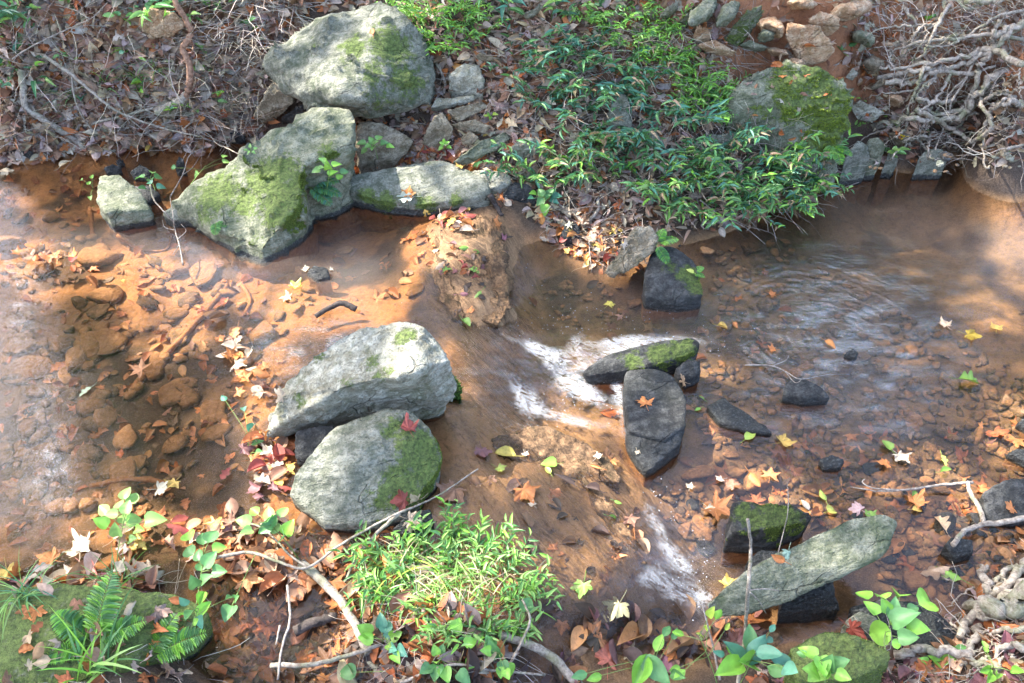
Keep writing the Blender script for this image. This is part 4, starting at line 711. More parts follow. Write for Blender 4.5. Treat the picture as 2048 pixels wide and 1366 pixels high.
# floating bubbles of the foam
bb = Batch(); D2, T2 = ico(1)
for (cx, cy, rx, ry, n) in [(1130, 640, 110, 40, 110), (1250, 640, 180, 40, 130), (1180, 800, 110, 60, 160), (1420, 690, 160, 30, 120), (1060, 560, 70, 60, 24), (1320, 1000, 30, 50, 60), (1370, 1130, 60, 80, 120), (60, 480, 90, 20, 30), (1200, 470, 60, 60, 30)]:
    for _ in range(n // 2):
        a, b = rng.normal(cx, rx * .6), rng.normal(cy, ry * .6); p_, n_ = hit(a, b)
        if float(wz(p_[0], p_[1])[0]) < p_[2] - .004: continue
        bb.add(D2 * rng.uniform(.0008, .0024) * np.array([1, 1, .6]) + p_, T2, (.9, .9, .9))
M['foam'] = NT('foam').m; kk = M['foam'].node_tree; b_ = kk.nodes.new('ShaderNodeBsdfPrincipled'); b_.inputs['Base Color'].default_value = (.42, .43, .44, 1); b_.inputs['Roughness'].default_value = .15; kk.links.new(b_.outputs[0], kk.nodes[0].inputs[0])
link('foam', bb.mesh('foam', M['foam']), kind='stuff', label='tiny white bubbles floating around the small cascade', category='foam')

# ---------------------------------------------------------------- leaves
def blade(wf, n=7, m=2, c1=.15, c2=.15, wr=.03, seed=0, off=0.0):
    """leaf along +Y, length 1; wf(t) half width; c1 cups across, c2 bends along"""
    t = np.linspace(0, 1, n); r_ = np.random.default_rng(seed); V = []
    for i, a in enumerate(t):
        for j in range(-m, m + 1):
            w_ = wf(a) * j / m; V.append((w_, a, c1 * abs(w_) * 1.5 - c2 * a * a + wr * r_.normal()))
    T = []; K = 2 * m + 1
    for i in range(n - 1):
        for j in range(K - 1):
            a = i * K + j; T += [(a, a + 1, a + K + 1), (a, a + K + 1, a + K)]
    return np.array(V), np.array(T)
ov = lambda t: .27 * math.sin(math.pi * min(1, t ** .8)) ** .9 + .003
la = lambda t: .12 * math.sin(math.pi * t ** .75) ** .9 + .003
he = lambda t: .43 * math.sin(math.pi * min(1, (t * .93 + .07)) ** .62) ** .85 + .003
oak_ = lambda t: (.10 + .20 * abs(math.sin(t * 9.2))) * math.sin(math.pi * min(1, t ** .9 + .03)) + .004
def star(lobes, notch, teeth=.0, curl=.2, wr=.04, seed=0, fat=1.0):
    r_ = np.random.default_rng(seed); o = []
    A = [l[0] for l in lobes]; L = [l[1] for l in lobes]
    for i, (a, l) in enumerate(lobes):
        if i: am = (a + A[i - 1]) / 2; o.append((am, notch * (L[i - 1] + l) / 2))
        o += [(a - 17 * fat, l * .66 + teeth), (a - 13 * fat, l * .64), (a - 8 * fat, l * .84), (a, l), (a + 8 * fat, l * .84), (a + 13 * fat, l * .64), (a + 17 * fat, l * .66 + teeth)]
    o = [(150 + 30, .03)] + o + [(180 + 0.0, .03)] if False else o + [(180, .06)]
    V = [(0, 0, 0)]; n = len(o)
    ph = r_.uniform(0, 6.28, 3)
    for f in (.5, 1.0):
        for (a, l) in o:
            x, y = math.sin(R(a)) * l * f, math.cos(R(a)) * l * f; rr = math.hypot(x, y)
            V.append((x, y, curl * rr * rr * (1 + .8 * math.sin(2 * R(a) + ph[0])) + wr * math.sin(5 * R(a) + ph[1]) * rr + wr * .5 * r_.normal() * rr))
    T = []
    for i in range(n):
        j = (i + 1) % n; T += [(0, 1 + j, 1 + i), (1 + i, 1 + j, 1 + n + j), (1 + i, 1 + n + j, 1 + n + i)]
    V = np.array(V); V[:, 1] += .12; return V * .62, np.array(T)
maple = [(-118, .52), (-62, .85), (0, 1.0), (62, .85), (118, .52)]
gum = [(-112, .78), (-56, .95), (0, 1.0), (56, .95), (112, .78)]
tulip = [(-100, .6), (-38, .85), (38, .85), (100, .6)]
LV = {'ovate': [blade(ov, c1=a, c2=b, wr=.018, seed=i) for i, (a, b) in enumerate([(.2, .05), (.5, .15), (-.3, .2), (.8, -.1), (.3, .3), (1.0, .1)])],
      'maple': [star(maple, .66, .05, c, .16, i) for i, c in enumerate([.05, .2, -.2, .4, .15, -.35])],
      'gum': [star(gum, .5, .02, c, .09, 20 + i, .75) for i, c in enumerate([.05, .25, -.2, .4])],
      'tulip': [star(tulip, .8, .04, c, .08, 40 + i) for i, c in enumerate([.1, .3, -.3])],
      'oak': [blade(oak_, 15, 1, c1=a, c2=b, wr=.01, seed=60 + i) for i, (a, b) in enumerate([(.2, .1), (.8, .3), (-.5, .2)])],
      'lance': [blade(la, 6, 1, c1=1.0, c2=b, wr=.004, seed=80 + i) for i, b in enumerate([.1, .3, .5, .0])],
      'heart': [blade(he, 7, 2, c1=.35, c2=b, wr=.008, seed=90 + i) for i, b in enumerate([.1, .25, .4, .0])]}
ST = blade(lambda t: .012, 3, 1)
def frame(n, yaw, tilt=0.0):
    n = np.asarray(n, float); n = n / (np.linalg.norm(n) + 1e-9)
    if tilt: n = n + rng.normal(0, tilt, 3); n /= np.linalg.norm(n)
    a = np.array([math.cos(yaw), math.sin(yaw), 0.]); y = a - n * (a @ n); y /= np.linalg.norm(y) + 1e-9; x = np.cross(y, n)
    return np.stack([x, y, n], 0)        # rows: world axes of the leaf
def dirframe(y, up=(0, 0, 1), roll=0):
    y = np.asarray(y, float); y = y / (np.linalg.norm(y) + 1e-9); x = np.cross(y, up); x /= np.linalg.norm(x) + 1e-9; n = np.cross(x, y)
    if roll: x, n = x * math.cos(roll) + n * math.sin(roll), n * math.cos(roll) - x * math.sin(roll)
    return np.stack([x, y, n], 0)
C_ = dict(brown=(.27, .15, .09), tan=(.50, .36, .24), grey=(.42, .33, .27), orange=(.52, .20, .06), yellow=(.62, .42, .10), red=(.30, .07, .05), purple=(.22, .10, .10), green=(.20, .36, .06), silt=(.50, .22, .09), pale=(.48, .40, .29), dark=(.09, .06, .045), lime=(.42, .52, .10), rust=(.42, .15, .05))
def jit(c, v=.25): return np.clip(np.array(c) * rng.uniform(1 - v, 1 + v) * rng.uniform(1 - v * .3, 1 + v * .3, 3), .005, .95)
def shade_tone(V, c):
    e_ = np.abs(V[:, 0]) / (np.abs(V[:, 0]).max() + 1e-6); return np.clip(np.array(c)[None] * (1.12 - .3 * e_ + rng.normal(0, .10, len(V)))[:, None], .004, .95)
def put(b, kind, p, F, size, c, j=None):
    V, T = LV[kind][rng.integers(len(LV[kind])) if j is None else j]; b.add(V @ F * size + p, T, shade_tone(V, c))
# --- leaves of the picture that can be told apart
nleaf = [0]
def leaf(px, py, kind, color, size, label, group=None, yaw=None, tilt=.15, lift=.004, j=None, water=True, stem=True):
    p, n = hit(px, py, water); yaw = rng.uniform(0, 6.28) if yaw is None else yaw; F = frame(n, yaw, tilt)
    V0, T = LV[kind][rng.integers(len(LV[kind])) if j is None else j]; V = V0 @ F * size
    cen = V.mean(0) * [1, 1, 0]; V = V - cen; low = max(0, -V[:, 2].min()) * .4
    tone = jit(C_[color], .18) if isinstance(color, str) else np.array(color)
    b = Batch(); b.add(V, T, shade_tone(V0, tone))
    if stem: 
        s0 = -cen; b.add(*tube(np.array([s0 * 1, s0 - F[1] * size * .22, s0 - F[1] * size * .45 + F[2] * size * .06]), [.0012, .0010, .0008], 4), tone * .8)
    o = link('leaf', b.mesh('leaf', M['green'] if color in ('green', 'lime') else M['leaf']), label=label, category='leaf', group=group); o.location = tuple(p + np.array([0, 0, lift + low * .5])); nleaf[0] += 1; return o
L1 = [  # px py kind colour size(m) label
 (1290, 806, 'maple', 'orange', .085, 'bright orange lobed leaf lying on the flat black rock'), (818, 858, 'maple', 'red', .085, 'crumpled red-brown leaf on top of the rounded boulder'),
 (1568, 884, 'tulip', 'yellow', .10, 'yellow leaf with an orange tip curling up out of the shallows'), (1940, 762, 'oak', 'green', .10, 'bright green jagged leaf floating near the sunlit sand'), (1992, 657, 'tulip', 'yellow', .08, 'clean yellow leaf floating alone at the far right'),
 (1940, 672, 'maple', (.5, .34, .04), .09, 'yellow-brown leaf sunk under water below the clean yellow leaf'), (1890, 650, 'maple', 'tan', .08, 'tan leaf caught with a green tip on a stone in the right pool'), (1660, 690, 'ovate', 'orange', .06, 'orange leaf stuck on a pebble inside the round ripples'),
 (1545, 590, 'maple', 'rust', .06, 'rust-red leaf drifting left of the ripples'), (1445, 655, 'ovate', 'yellow', .05, 'yellow leaf right of the foam'), (1470, 652, 'ovate', 'rust', .04, 'small curled rust leaf beside the yellow one right of the foam'), (1545, 700, 'maple', 'orange', .05, 'orange leaf submerged above the pale twig'),
 (1380, 545, 'ovate', 'lime', .04, 'tiny lime leaf on the mossy shoulder of the dark rounded rock'), (1218, 610, 'tulip', (.5, .42, .08), .07, 'sunken yellow leaf in the pool below the leaf spit'), (1240, 635, 'maple', 'brown', .05, 'brown leaf sunk beside the sunken yellow leaf'),
 (933, 649, 'ovate', 'green', .065, 'green leaf riding the lip of the cascade'), (1190, 935, 'lance', 'orange', .05, 'orange sliver on the slab'), (1010, 910, 'ovate', (.5, .42, .1), .085, 'two-toned yellow leaf high on the wet slab'), (1000, 938, 'tulip', 'lime', .06, 'pale lime leaf just under the two-toned yellow one on the slab'),
 (1097, 930, 'heart', 'green', .06, 'round green leaf standing up on the slab'), (1096, 942, 'ovate', 'lime', .04, 'small folded lime leaf touching the round green one'), (1050, 910, 'tulip', 'pale', .04, 'cream coloured leaf scrap near the top of the slab'), (965, 905, 'maple', 'purple', .08, 'purplish wet leaf at the head of the slab'),
 (1050, 985, 'maple', 'rust', .12, 'large submerged star-shaped brown leaf across the slab'), (1065, 1010, 'tulip', 'pale', .04, 'little pale leaf pinned below the submerged brown leaf'), (905, 985, 'maple', 'brown', .14, 'big brown leaf beside the mossy side of the rounded boulder'), (1130, 965, 'lance', 'dark', .09, 'black curled leaf on the slab'),
 (1185, 980, 'ovate', 'dark', .06, 'dark wet leaf standing on edge in the thin flow'), (1236, 1005, 'ovate', 'green', .03, 'tiny green leaf in the thin flow of the slab'), (1228, 1035, 'lance', 'green', .05, 'narrow green leaf scrap by the right cascade'), (1260, 1040, 'maple', 'brown', .07, 'brown and yellow leaf at the head of the right cascade'),
 (1165, 1175, 'maple', 'green', .09, 'green and grey torn leaf at the foot of the slab'), (1235, 1215, 'maple', (.58, .52, .26), .11, 'pale yellow spotted leaf caught in the lower cascade'), (1195, 915, 'tulip', 'pale', .05, 'pale leaf on the sunlit crest of the slab'), (1225, 925, 'gum', 'orange', .05, 'orange scrap leaning on the crest of the slab'),
 (830, 1010, 'maple', 'tan', .10, 'tan curled leaf with a yellow rim perched on the wet black cobble'), (805, 1005, 'maple', 'red', .09, 'red-purple curled leaf perched on the wet black cobble'), (825, 1045, 'maple', (.7, .5, .33), .10, 'pale orange leaf draped over the front of the wet black cobble'),
 (590, 572, 'maple', 'lime', .08, 'lime green leaf by the grey stone tip in the left pool'), (575, 595, 'maple', 'tan', .08, 'tan curled leaf below the lime green leaf'), (612, 540, 'tulip', 'pale', .05, 'cream leaf left of the grey stone tip'), (662, 540, 'gum', 'pale', .03, 'white leaf scrap right of the grey stone tip'),
 (245, 562, 'ovate', 'yellow', .04, 'little yellow leaf floating in the middle of the left pool'), (170, 785, 'oak', (.45, .5, .3), .06, 'grey-green leaf floating low in the left pool'), (280, 740, 'gum', 'silt', .10, 'star-shaped silted leaf beside the sunken branch'), (75, 1325, 'ovate', 'tan', .08, 'tan leaf near the bottom left corner on the mossy boulder'),
 (100, 1120, 'maple', 'orange', .10, 'orange curled leaf at the near shore left'), (15, 1148, 'maple', 'yellow', .10, 'yellow leaf with long stems at the left edge of the frame'), (160, 1100, 'maple', 'pale', .12, 'cream and yellow leaf next to the orange curled leaf'), (180, 1140, 'ovate', (.6, .25, .2), .08, 'glossy pinkish leaf on the near shore'),
 (348, 968, 'maple', 'yellow', .07, 'golden leaf standing on edge beside a pale leaf'), (322, 980, 'tulip', 'pale', .08, 'pale cream leaf beside the golden one'), (1275, 905 , 'tulip', 'pale', .03, 'cream scrap right of the slab crest'), (1500, 872, 'ovate', 'lime', .07, 'smooth lime-yellow leaf in the shallows left of the curling yellow leaf'),
 (1395, 820, 'ovate', 'green', .03, 'small round green leaf right of the flat black rock'), (1403, 798, 'lance', 'green', .03, 'slim green leaf above the small round one'), (1365, 765, 'maple', 'tan', .07, 'tan leaf wedged beside the small angular black stone'), (1772, 893, 'heart', 'green', .05, 'green leaf pair lower half near the right shallows'),
 (1800, 915, 'maple', 'pale', .09, 'cream and orange leaf beside a green one in the right shallows'), (1770, 930, 'maple', 'orange', .07, 'orange leaf just left of the cream and orange one'), (1888, 922, 'oak', 'lime', .05, 'spotted pale green leaf floating above a dark green one'), (1890, 944, 'ovate', 'green', .045, 'dark green oval leaf under the spotted one'),
 (1830, 1005, 'maple', 'orange', .09, 'orange leaf with red veins under the straight twig'), (1835, 1020, 'ovate', 'yellow', .05, 'yellow leaf under the orange one with red veins'), (1828, 990, 'ovate', 'green', .035, 'green leaf touching the straight twig'), (1880, 1045, 'oak', 'tan', .09, 'tan oak-like leaf on the water below the twig'),
 (1870, 1140, 'oak', 'tan', .10, 'pale tan jagged leaf above the heart-leaved sprig'), (1895, 1145, 'oak', 'green', .09, 'green jagged leaf lying against the pale tan jagged leaf'), (2020, 1018, 'tulip', 'orange', .07, 'orange folded leaf on the grey-black slab at the right edge'), (2040, 1060, 'ovate', 'orange', .05, 'orange leaf cut by the right edge'),
 (1965, 980, 'maple', 'rust', .07, 'rusty sunken leaf left of the grey-black slab'), (1645, 992, 'ovate', 'lime', .05, 'lime leaf above the round yellow-green one'), (1665, 1022, 'heart', (.5, .5, .1), .05, 'round yellow-green leaf near the mossy black rock'), (1715, 1018, 'tulip', (.6, .4, .36), .08, 'pinkish folded leaf on a wet stone by the long slab'),
 (1435, 1020, 'gum', 'rust', .13, 'dark red star-shaped leaf at the left corner of the mossy black rock'), (1418, 1018, 'tulip', 'pale', .05, 'pale leaf tucked behind the dark red star-shaped leaf'), (1456, 1168, 'maple', 'yellow', .07, 'yellow leaf on the upstream end of the long slab'), (1610, 1012, 'ovate', 'pale', .05, 'cream leaf scrap on the back edge of the mossy black rock'),
 (1740, 1032, 'tulip', 'green', .06, 'green leaf on the top end of the long slab'), (1555, 1122, 'ovate', 'orange', .05, 'orange leaf hanging from a stalk at the long slab'), (1575, 1108, 'tulip', (.3, .42, .3), .06, 'grey-green leaf lying where the long slab meets the black stone'), (1705, 1265, 'maple', 'red', .10, 'red-brown leaf standing in front of the purplish cobble'),
 (1510, 960, 'ovate', 'orange', .07, 'bright orange wet leaf on the broad silted stone'), (1540, 950, 'gum', 'silt', .08, 'silted star leaf on the broad silted stone'), (1380, 975, 'maple', 'pale', .04, 'cream flower-like leaf left of the broad silted stone'), (1440, 960, 'tulip', 'pale', .05, 'pale leaf propped above the broad silted stone'),
 (1465, 970, 'maple', 'brown', .08, 'brown crumpled leaf above the dark red star-shaped leaf'), (980, 148, 'gum', 'red', .07, 'crimson star leaf high on the bank by the stone stack'), (970, 268, 'tulip', 'yellow', .05, 'yellow leaf on the lumpy small stone'), (920, 335, 'maple', 'yellow', .06, 'yellow leaf at the right end of the flat slab'),
 (808, 397, 'oak', (.55, .62, .5), .10, 'grey-green forked leaf on the flat grey slab'), (818, 393, 'maple', 'orange', .08, 'orange leaf lying beside the forked leaf on the flat grey slab'), (1313, 253, 'tulip', 'yellow', .07, 'yellow-orange leaf among the shrubs in mid bank'), (1805, 275, 'maple', (.75, .5, .02), .05, 'vivid yellow leaf under the roots above the right pool'),
 (745, 68, 'ovate', 'rust', .05, 'small rusty leaf on the top of the largest boulder'), (130, 190, 'maple', (.5, .3, .14), .09, 'tan-orange leaf on the lip of the left bank'), (238, 297, 'maple', 'yellow', .06, 'yellow leaf at the waterline of the left shore'), (298, 300, 'ovate', 'yellow', .06, 'yellow leaf right of the other yellow one on the left shore'),
 (213, 276, 'maple', 'red', .08, 'dark red leaf standing on the left shore'), (155, 172, 'maple', 'orange', .06, 'orange leaf above the tan-orange leaf on the left bank'), (295, 290, 'ovate', 'green', .06, 'dark green oval leaf on the left shore'), (132, 330, 'ovate', 'pale', .08, 'pale stretched leaf floating off the left shore'),
 (15, 345, 'maple', 'tan', .10, 'tan leaf floating at the left edge of the frame'), (1600, 1330, 'ovate', 'tan', .08, 'tan leaf at the mossy rock bottom right'), (1940, 1250, 'maple', 'red', .11, 'dark red leaf under the roots at the lower right'), (1860, 1340, 'ovate', (.5, .24, .18), .14, 'large pinkish leaf at the bottom right edge'),
 (950, 1310, 'tulip', (.5, .28, .16), .11, 'square orange-brown leaf at the bottom below the grass clump'), (1215, 1320, 'maple', (.5, .16, .1), .12, 'red wet leaf in the bottom pool'), (1260, 1310, 'maple', 'pale', .08, 'cream leaf right of the red wet leaf'), (815, 1345, 'ovate', (.6, .35, .2), .1, 'light orange leaf at the bottom edge')]
for (a, b, kd, c, s, lab) in L1: leaf(a, b, kd, c, s * .84, lab, tilt=.12)
def lcluster(n, cx, cy, rx, ry, cols, kinds, smin, smax, label, group, ang=0, tilt=.2, water=True, lift=.006):
    ca, sa = math.cos(R(ang)), math.sin(R(ang))
    for _ in range(n):
        a, b = rng.normal(0, rx * .55), rng.normal(0, ry * .55)
        leaf(cx + a * ca - b * sa, cy + a * sa + b * ca, (kinds + ['ovate', 'oak'])[rng.integers(len(kinds) + 2)], cols[rng.integers(len(cols))], rng.uniform(smin, smax) * .72, label, group, tilt=tilt, lift=lift + rng.uniform(0, .01), water=water, stem=rng.random() < .5)
allc = ['brown', 'orange', 'tan', 'pale', 'rust', 'red', 'purple', 'yellow', 'grey']
lcluster(30, 480, 720, 80, 24, ['orange', 'tan', 'pale', 'brown', 'orange'], ['maple', 'ovate', 'gum'], .05, .10, 'orange or tan leaf in the narrow raft drifting between left pool and dark ripples', 'leaves of the drifting raft', 62)
lcluster(38, 530, 935, 95, 40, allc, ['maple', 'ovate', 'tulip'], .06, .11, 'wet autumn leaf in the pile against the left side of the rounded boulder', 'leaves piled against the rounded boulder', 105)
lcluster(24, 905, 445, 60, 18, allc, ['maple', 'ovate'], .05, .09, 'leaf in the heap at the water edge below the flat grey slab', 'leaves below the flat grey slab', 5)
lcluster(20, 935, 540, 60, 75, ['brown', 'rust', 'purple', 'red', 'dark', 'tan', 'green'], ['maple', 'ovate'], .04, .075, 'damp leaf stuck on the low wet ledge in mid creek', 'leaves on the wet ledge', 0)
lcluster(44, 1185, 490, 60, 36, ['tan', 'orange', 'pale', 'brown', 'pale', 'yellow', 'red'], ['maple', 'ovate', 'gum'], .05, .085, 'sunlit leaf of the drift on the spit left of the split slab', 'leaves drifted on the spit', 0)
lcluster(36, 600, 1150, 190, 50, ['silt', 'brown', 'rust', 'rust', 'brown', 'tan'], ['maple', 'gum', 'ovate'], .08, .13, 'rust-orange soaked leaf in the still leafy backwater near the bottom', 'leaves in the backwater', 10, tilt=.08)
lcluster(26, 300, 1085, 190, 34, allc, ['maple', 'ovate', 'tulip'], .06, .11, 'leaf washed up along the near left shore', 'leaves along the near left shore', -10)
lcluster(18, 90, 520, 90, 12, ['rust', 'red', 'orange', 'brown'], ['maple', 'ovate', 'gum'], .05, .09, 'red-brown leaf in the small raft at the left side of the pool', 'leaves of the left raft', 6)
# ---------------------------------------------------------------- leaf litter, silted leaves on the bed, dry stalks: what nobody could count
def inpoly(q, poly):
    ins = False; j = len(poly) - 1
    for i in range(len(poly)):
        a, b = poly[i], poly[j]
        if (a[1] > q[1]) != (b[1] > q[1]) and q[0] < (b[0] - a[0]) * (q[1] - a[1]) / (b[1] - a[1]) + a[0]: ins = not ins
        j = i
    return ins
def samples(poly, n):
    poly = np.array(poly, float); lo, hi = poly.min(0), poly.max(0); out = []
    while len(out) < n:
        q = rng.uniform(lo, hi)
        if inpoly(q, poly): out.append(q)
    return out
lit = Batch()
def litter(poly, n, cols, kinds, s0, s1, tilt=.6, lift=.012, bed=False, rocks=False):
    for q in samples(poly, n):
        p, nn = (hit(q[0], q[1], False) if rocks else ghit(q[0], q[1])); w0 = float(wz(p[0], p[1])[0])
        if bed != (p[2] < w0 - .004): continue
        F = frame(nn, rng.uniform(0, 6.28), tilt); c = jit(C_[cols[rng.integers(len(cols))]], .35)
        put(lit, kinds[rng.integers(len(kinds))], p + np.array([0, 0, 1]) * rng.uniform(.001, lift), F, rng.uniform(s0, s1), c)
bankc = ['brown', 'brown', 'grey', 'grey', 'tan', 'grey', 'brown', 'pale', 'tan', 'tan', 'rust', 'brown']
litter([(-60, -40), (620, -40), (600, 120), (520, 290), (-60, 310)], 5200, bankc, ['ovate', 'ovate', 'maple', 'tulip', 'oak'], .045, .095, .75, .03)
litter([(560, 120), (620, 100), (900, 110), (1060, 110), (1050, 400), (900, 430), (700, 380), (640, 300)], 1300, bankc + ['orange'], ['ovate', 'maple', 'oak'], .035, .075, .6, .02)
litter([(560, -40), (1100, -40), (1100, 130), (880, 130), (800, 20), (640, 20)], 800, bankc, ['ovate', 'maple', 'lance'], .035, .07, .6, .02)
litter([(690, 290), (900, 300), (1040, 380), (900, 330), (700, 350)], 160, ['orange', 'rust', 'tan', 'red'], ['maple', 'ovate'], .04, .07, .5)
litter([(1000, -40), (1420, -40), (1480, 320), (1680, 330), (1600, 440), (1250, 480), (1060, 440)], 3000, bankc, ['ovate', 'lance', 'lance', 'maple'], .03, .075, .8, .025)
litter([(1440, 60), (1760, 120), (1860, 330), (1680, 330), (1480, 240)], 90, bankc + ['rust', 'orange'], ['ovate', 'lance', 'maple'], .025, .055, .5, rocks=True)
litter([(1680, -40), (2100, -40), (2100, 340), (1760, 320), (1700, 150)], 1500, bankc + ['tan', 'pale'], ['ovate', 'lance', 'oak'], .03, .065, .7, .02)
litter([(1400, -30), (1760, -30), (1720, 150), (1420, 60)], 110, bankc, ['ovate', 'lance'], .03, .06, .6)
litter([(640, 1230), (760, 1180), (1000, 1260), (1120, 1366), (1100, 1400), (560, 1400)], 500, ['brown', 'dark', 'rust', 'grey', 'tan'], ['ovate', 'maple'], .05, .09, .5)
litter([(-40, 1170), (420, 1190), (420, 1400), (-40, 1400)], 60, ['brown', 'grey', 'rust', 'tan'], ['ovate', 'maple', 'oak'], .035, .065, .5, rocks=True)
litter([(1880, 1180), (2100, 1140), (2100, 1400), (1500, 1400), (1500, 1330), (1850, 1300)], 520, ['brown', 'brown', 'rust', 'grey', 'purple', 'tan', 'dark'], ['ovate', 'maple'], .035, .075, .5)
litter([(20, 1060), (480, 1030), (640, 1090), (560, 1150), (400, 1190), (0, 1170)], 420, ['brown', 'orange', 'rust', 'tan', 'purple', 'silt', 'pale'], ['ovate', 'maple'], .045, .09, .4)
litter([(430, 850), (600, 850), (610, 1060), (420, 1060)], 260, ['brown', 'orange', 'rust', 'tan', 'purple', 'dark', 'pale'], ['ovate', 'maple'], .04, .08, .5)
litter([(-40, 280), (520, 275), (520, 310), (-40, 330)], 420, bankc, ['ovate', 'maple'], .03, .06, .5)
litter([(840, 420), (1010, 430), (1020, 620), (900, 640), (850, 520)], 40, ['brown', 'dark', 'rust', 'purple'], ['ovate', 'maple'], .025, .05, .3)
litter([(1060, 420), (1250, 450), (1240, 570), (1120, 540)], 260, ['tan', 'pale', 'orange', 'brown', 'grey'], ['ovate', 'maple', 'lance'], .03, .06, .5)
link('leaf_litter', lit.mesh('leaf_litter', M['leaf']), kind='stuff', label='brown and grey dead leaves matted over the banks', category='leaf litter')
lit = Batch(); bedc = ['silt', 'silt', 'rust', 'brown', 'silt']
litter([(0, 340), (500, 330), (560, 560), (560, 760), (430, 1080), (0, 1140)], 620, bedc, ['maple', 'ovate', 'ovate', 'oak'], .03, .065, .15, .008, True)
litter([(420, 1050), (820, 1050), (820, 1250), (700, 1366), (440, 1366)], 520, bedc + ['brown', 'dark', 'brown'], ['maple', 'ovate', 'gum'], .045, .085, .25, .03, True)
litter([(560, 520), (850, 440), (860, 600), (620, 640)], 40, bedc, ['maple', 'ovate'], .04, .08, .15, .006, True)
litter([(1400, 850), (2048, 850), (2048, 1150), (1850, 1180), (1450, 980)], 170, bedc + ['brown', 'dark'], ['maple', 'ovate', 'gum'], .04, .09, .2, .012, True)
litter([(1050, 480), (1500, 480), (1700, 700), (1300, 960), (1060, 620)], 110, ['brown', 'dark', 'rust'], ['maple', 'ovate'], .035, .08, .15, .008, True)
litter([(900, 900), (1250, 900), (1300, 1250), (1050, 1250)], 60, ['brown', 'silt', 'dark'], ['maple', 'ovate'], .03, .07, .1, .004, True)
litter([(1150, 1240), (1500, 1240), (1500, 1380), (1100, 1380)], 170, ['brown', 'silt', 'dark', 'purple'], ['maple', 'ovate'], .05, .10, .2, .02, True)
link('sunken_leaves', lit.mesh('sunken_leaves', M['leaf']), kind='stuff', label='silt-covered leaves sunk on the creek bed', category='leaf litter')
# dry stalks and rootlets
def wander(p, d, L, n=6, cur=.25, up=0.0):
    pts = [np.array(p, float)]; d = np.array(d, float); d /= np.linalg.norm(d) + 1e-9
    for _ in range(n - 1):
        d = d + rng.normal(0, cur, 3) + np.array([0, 0, up]); d /= np.linalg.norm(d); pts.append(pts[-1] + d * L / (n - 1))
    return np.array(pts)
tw = Batch(); strawc = [(.46, .40, .33), (.36, .31, .25), (.20, .16, .12), (.56, .50, .41), (.40, .36, .31)]
def stalks(poly, n, L0, L1, r0, r1, up=.5, cur=.2, cols=strawc, droop=-.04):
    for q in samples(poly, n):
        p, nn = ghit(q[0], q[1])
        if p[2] < float(wz(p[0], p[1])[0]) - .01: continue
        d = np.array([rng.normal(0, 1), rng.normal(-.3, .6), 0]); d /= np.linalg.norm(d); d = d + nn * up * rng.uniform(.1, 1)
        pts = wander(p + nn * .004, d, rng.uniform(L0, L1), 7, cur, droop); r = rng.uniform(r0, r1)
        pts[:, 2] = np.maximum(pts[:, 2], TER(pts[:, :2]) + .004)
        tw.add(*tube(pts, np.linspace(r, r * .4, 7), 3), jit(cols[rng.integers(len(cols))], .2))
stalks([(-60, -40), (600, -40), (560, 120), (500, 280), (-60, 300)], 450, .08, .42, .0008, .0022)
stalks([(330, 130), (520, 130), (520, 270), (380, 270)], 260, .08, .3, .0006, .0014, 1.0)
stalks([(450, -20), (620, -20), (560, 120), (430, 100)], 200, .10, .3, .001, .003, 1.2, .08)
stalks([(1000, 60), (1480, 40), (1680, 330), (1600, 440), (1080, 430)], 900, .08, .3, .0007, .0018, .8)
stalks([(1700, -30), (2100, -30), (2100, 330), (1780, 320), (1760, 150)], 480, .06, .3, .0007, .002, .6, .3)
stalks([(1850, -30), (2080, -30), (2080, 90), (1850, 110)], 240, .08, .25, .0008, .002, .2, .35)
stalks([(560, 280), (1000, 100), (1060, 380)], 120, .06, .2, .0007, .0016)
stalks([(-40, 1180), (420, 1200), (420, 1380), (-40, 1380)], 90, .06, .2, .0007, .0016, .5)
stalks([(620, 1180), (1100, 1200), (1120, 1380), (560, 1380)], 240, .05, .2, .0006, .0014, .6)
stalks([(1880, 1200), (2100, 1160), (2100, 1400), (1600, 1400), (1650, 1330)], 260, .05, .2, .0008, .0018, .5, .3)
stalks([(420, 860), (620, 860), (640, 1140), (60, 1160), (60, 1080)], 160, .06, .2, .0006, .0014, .3)
stalks([(1080, 430), (1260, 450), (1240, 560), (1100, 530)], 70, .06, .16, .0006, .0014, .3)
link('dry_stalks', tw.mesh('dry_stalks', M['straw']), kind='stuff', label='thin dry stalks and rootlets tangled over the banks', category='dry stalks')

# ---------------------------------------------------------------- branches and roots
def along(px, py, lift, water=True):
    p, n = hit(px, py, water); d = ray(px, py); d = d / np.linalg.norm(d); return p - d * lift
def branch(label, pts, r0, r1, mat='twig', side=(), water=True, name='branch', group=None, sides=7):
    """main run and its side shoots through picture points (px, py, clearance above what lies behind)"""
    A = catmull([along(a, b, c, water) for a, b, c in pts], 6); A = A + rng.normal(0, r0 * .12, A.shape); org = A[0].copy()
    B = Batch(); B.add(*tube(A, np.linspace(r0, r1, len(A)), sides, .05), None)
    o = link(name, B.mesh(name, M[mat], off=org), label=label, category='branch' if name != 'stem' else 'stem', group=group); o.location = tuple(org)
    for (sp_, a0, a1) in side:
        S = catmull([along(a, b, c, water) for a, b, c in sp_], 5); B = Batch(); B.add(*tube(S + rng.normal(0, a0 * .1, S.shape), np.linspace(a0, a1, len(S)), 5), None)
        link('side_shoot', B.mesh('side_shoot', M[mat], off=org), o)
    return o
branch('thick grey fallen branch sliding from the left bank into the water', [(42, 140, .05), (47, 180, .06), (52, 215, .05), (85, 238, .05), (125, 265, .04), (150, 280, .03), (170, 297, .01)], .016, .013, 'root')
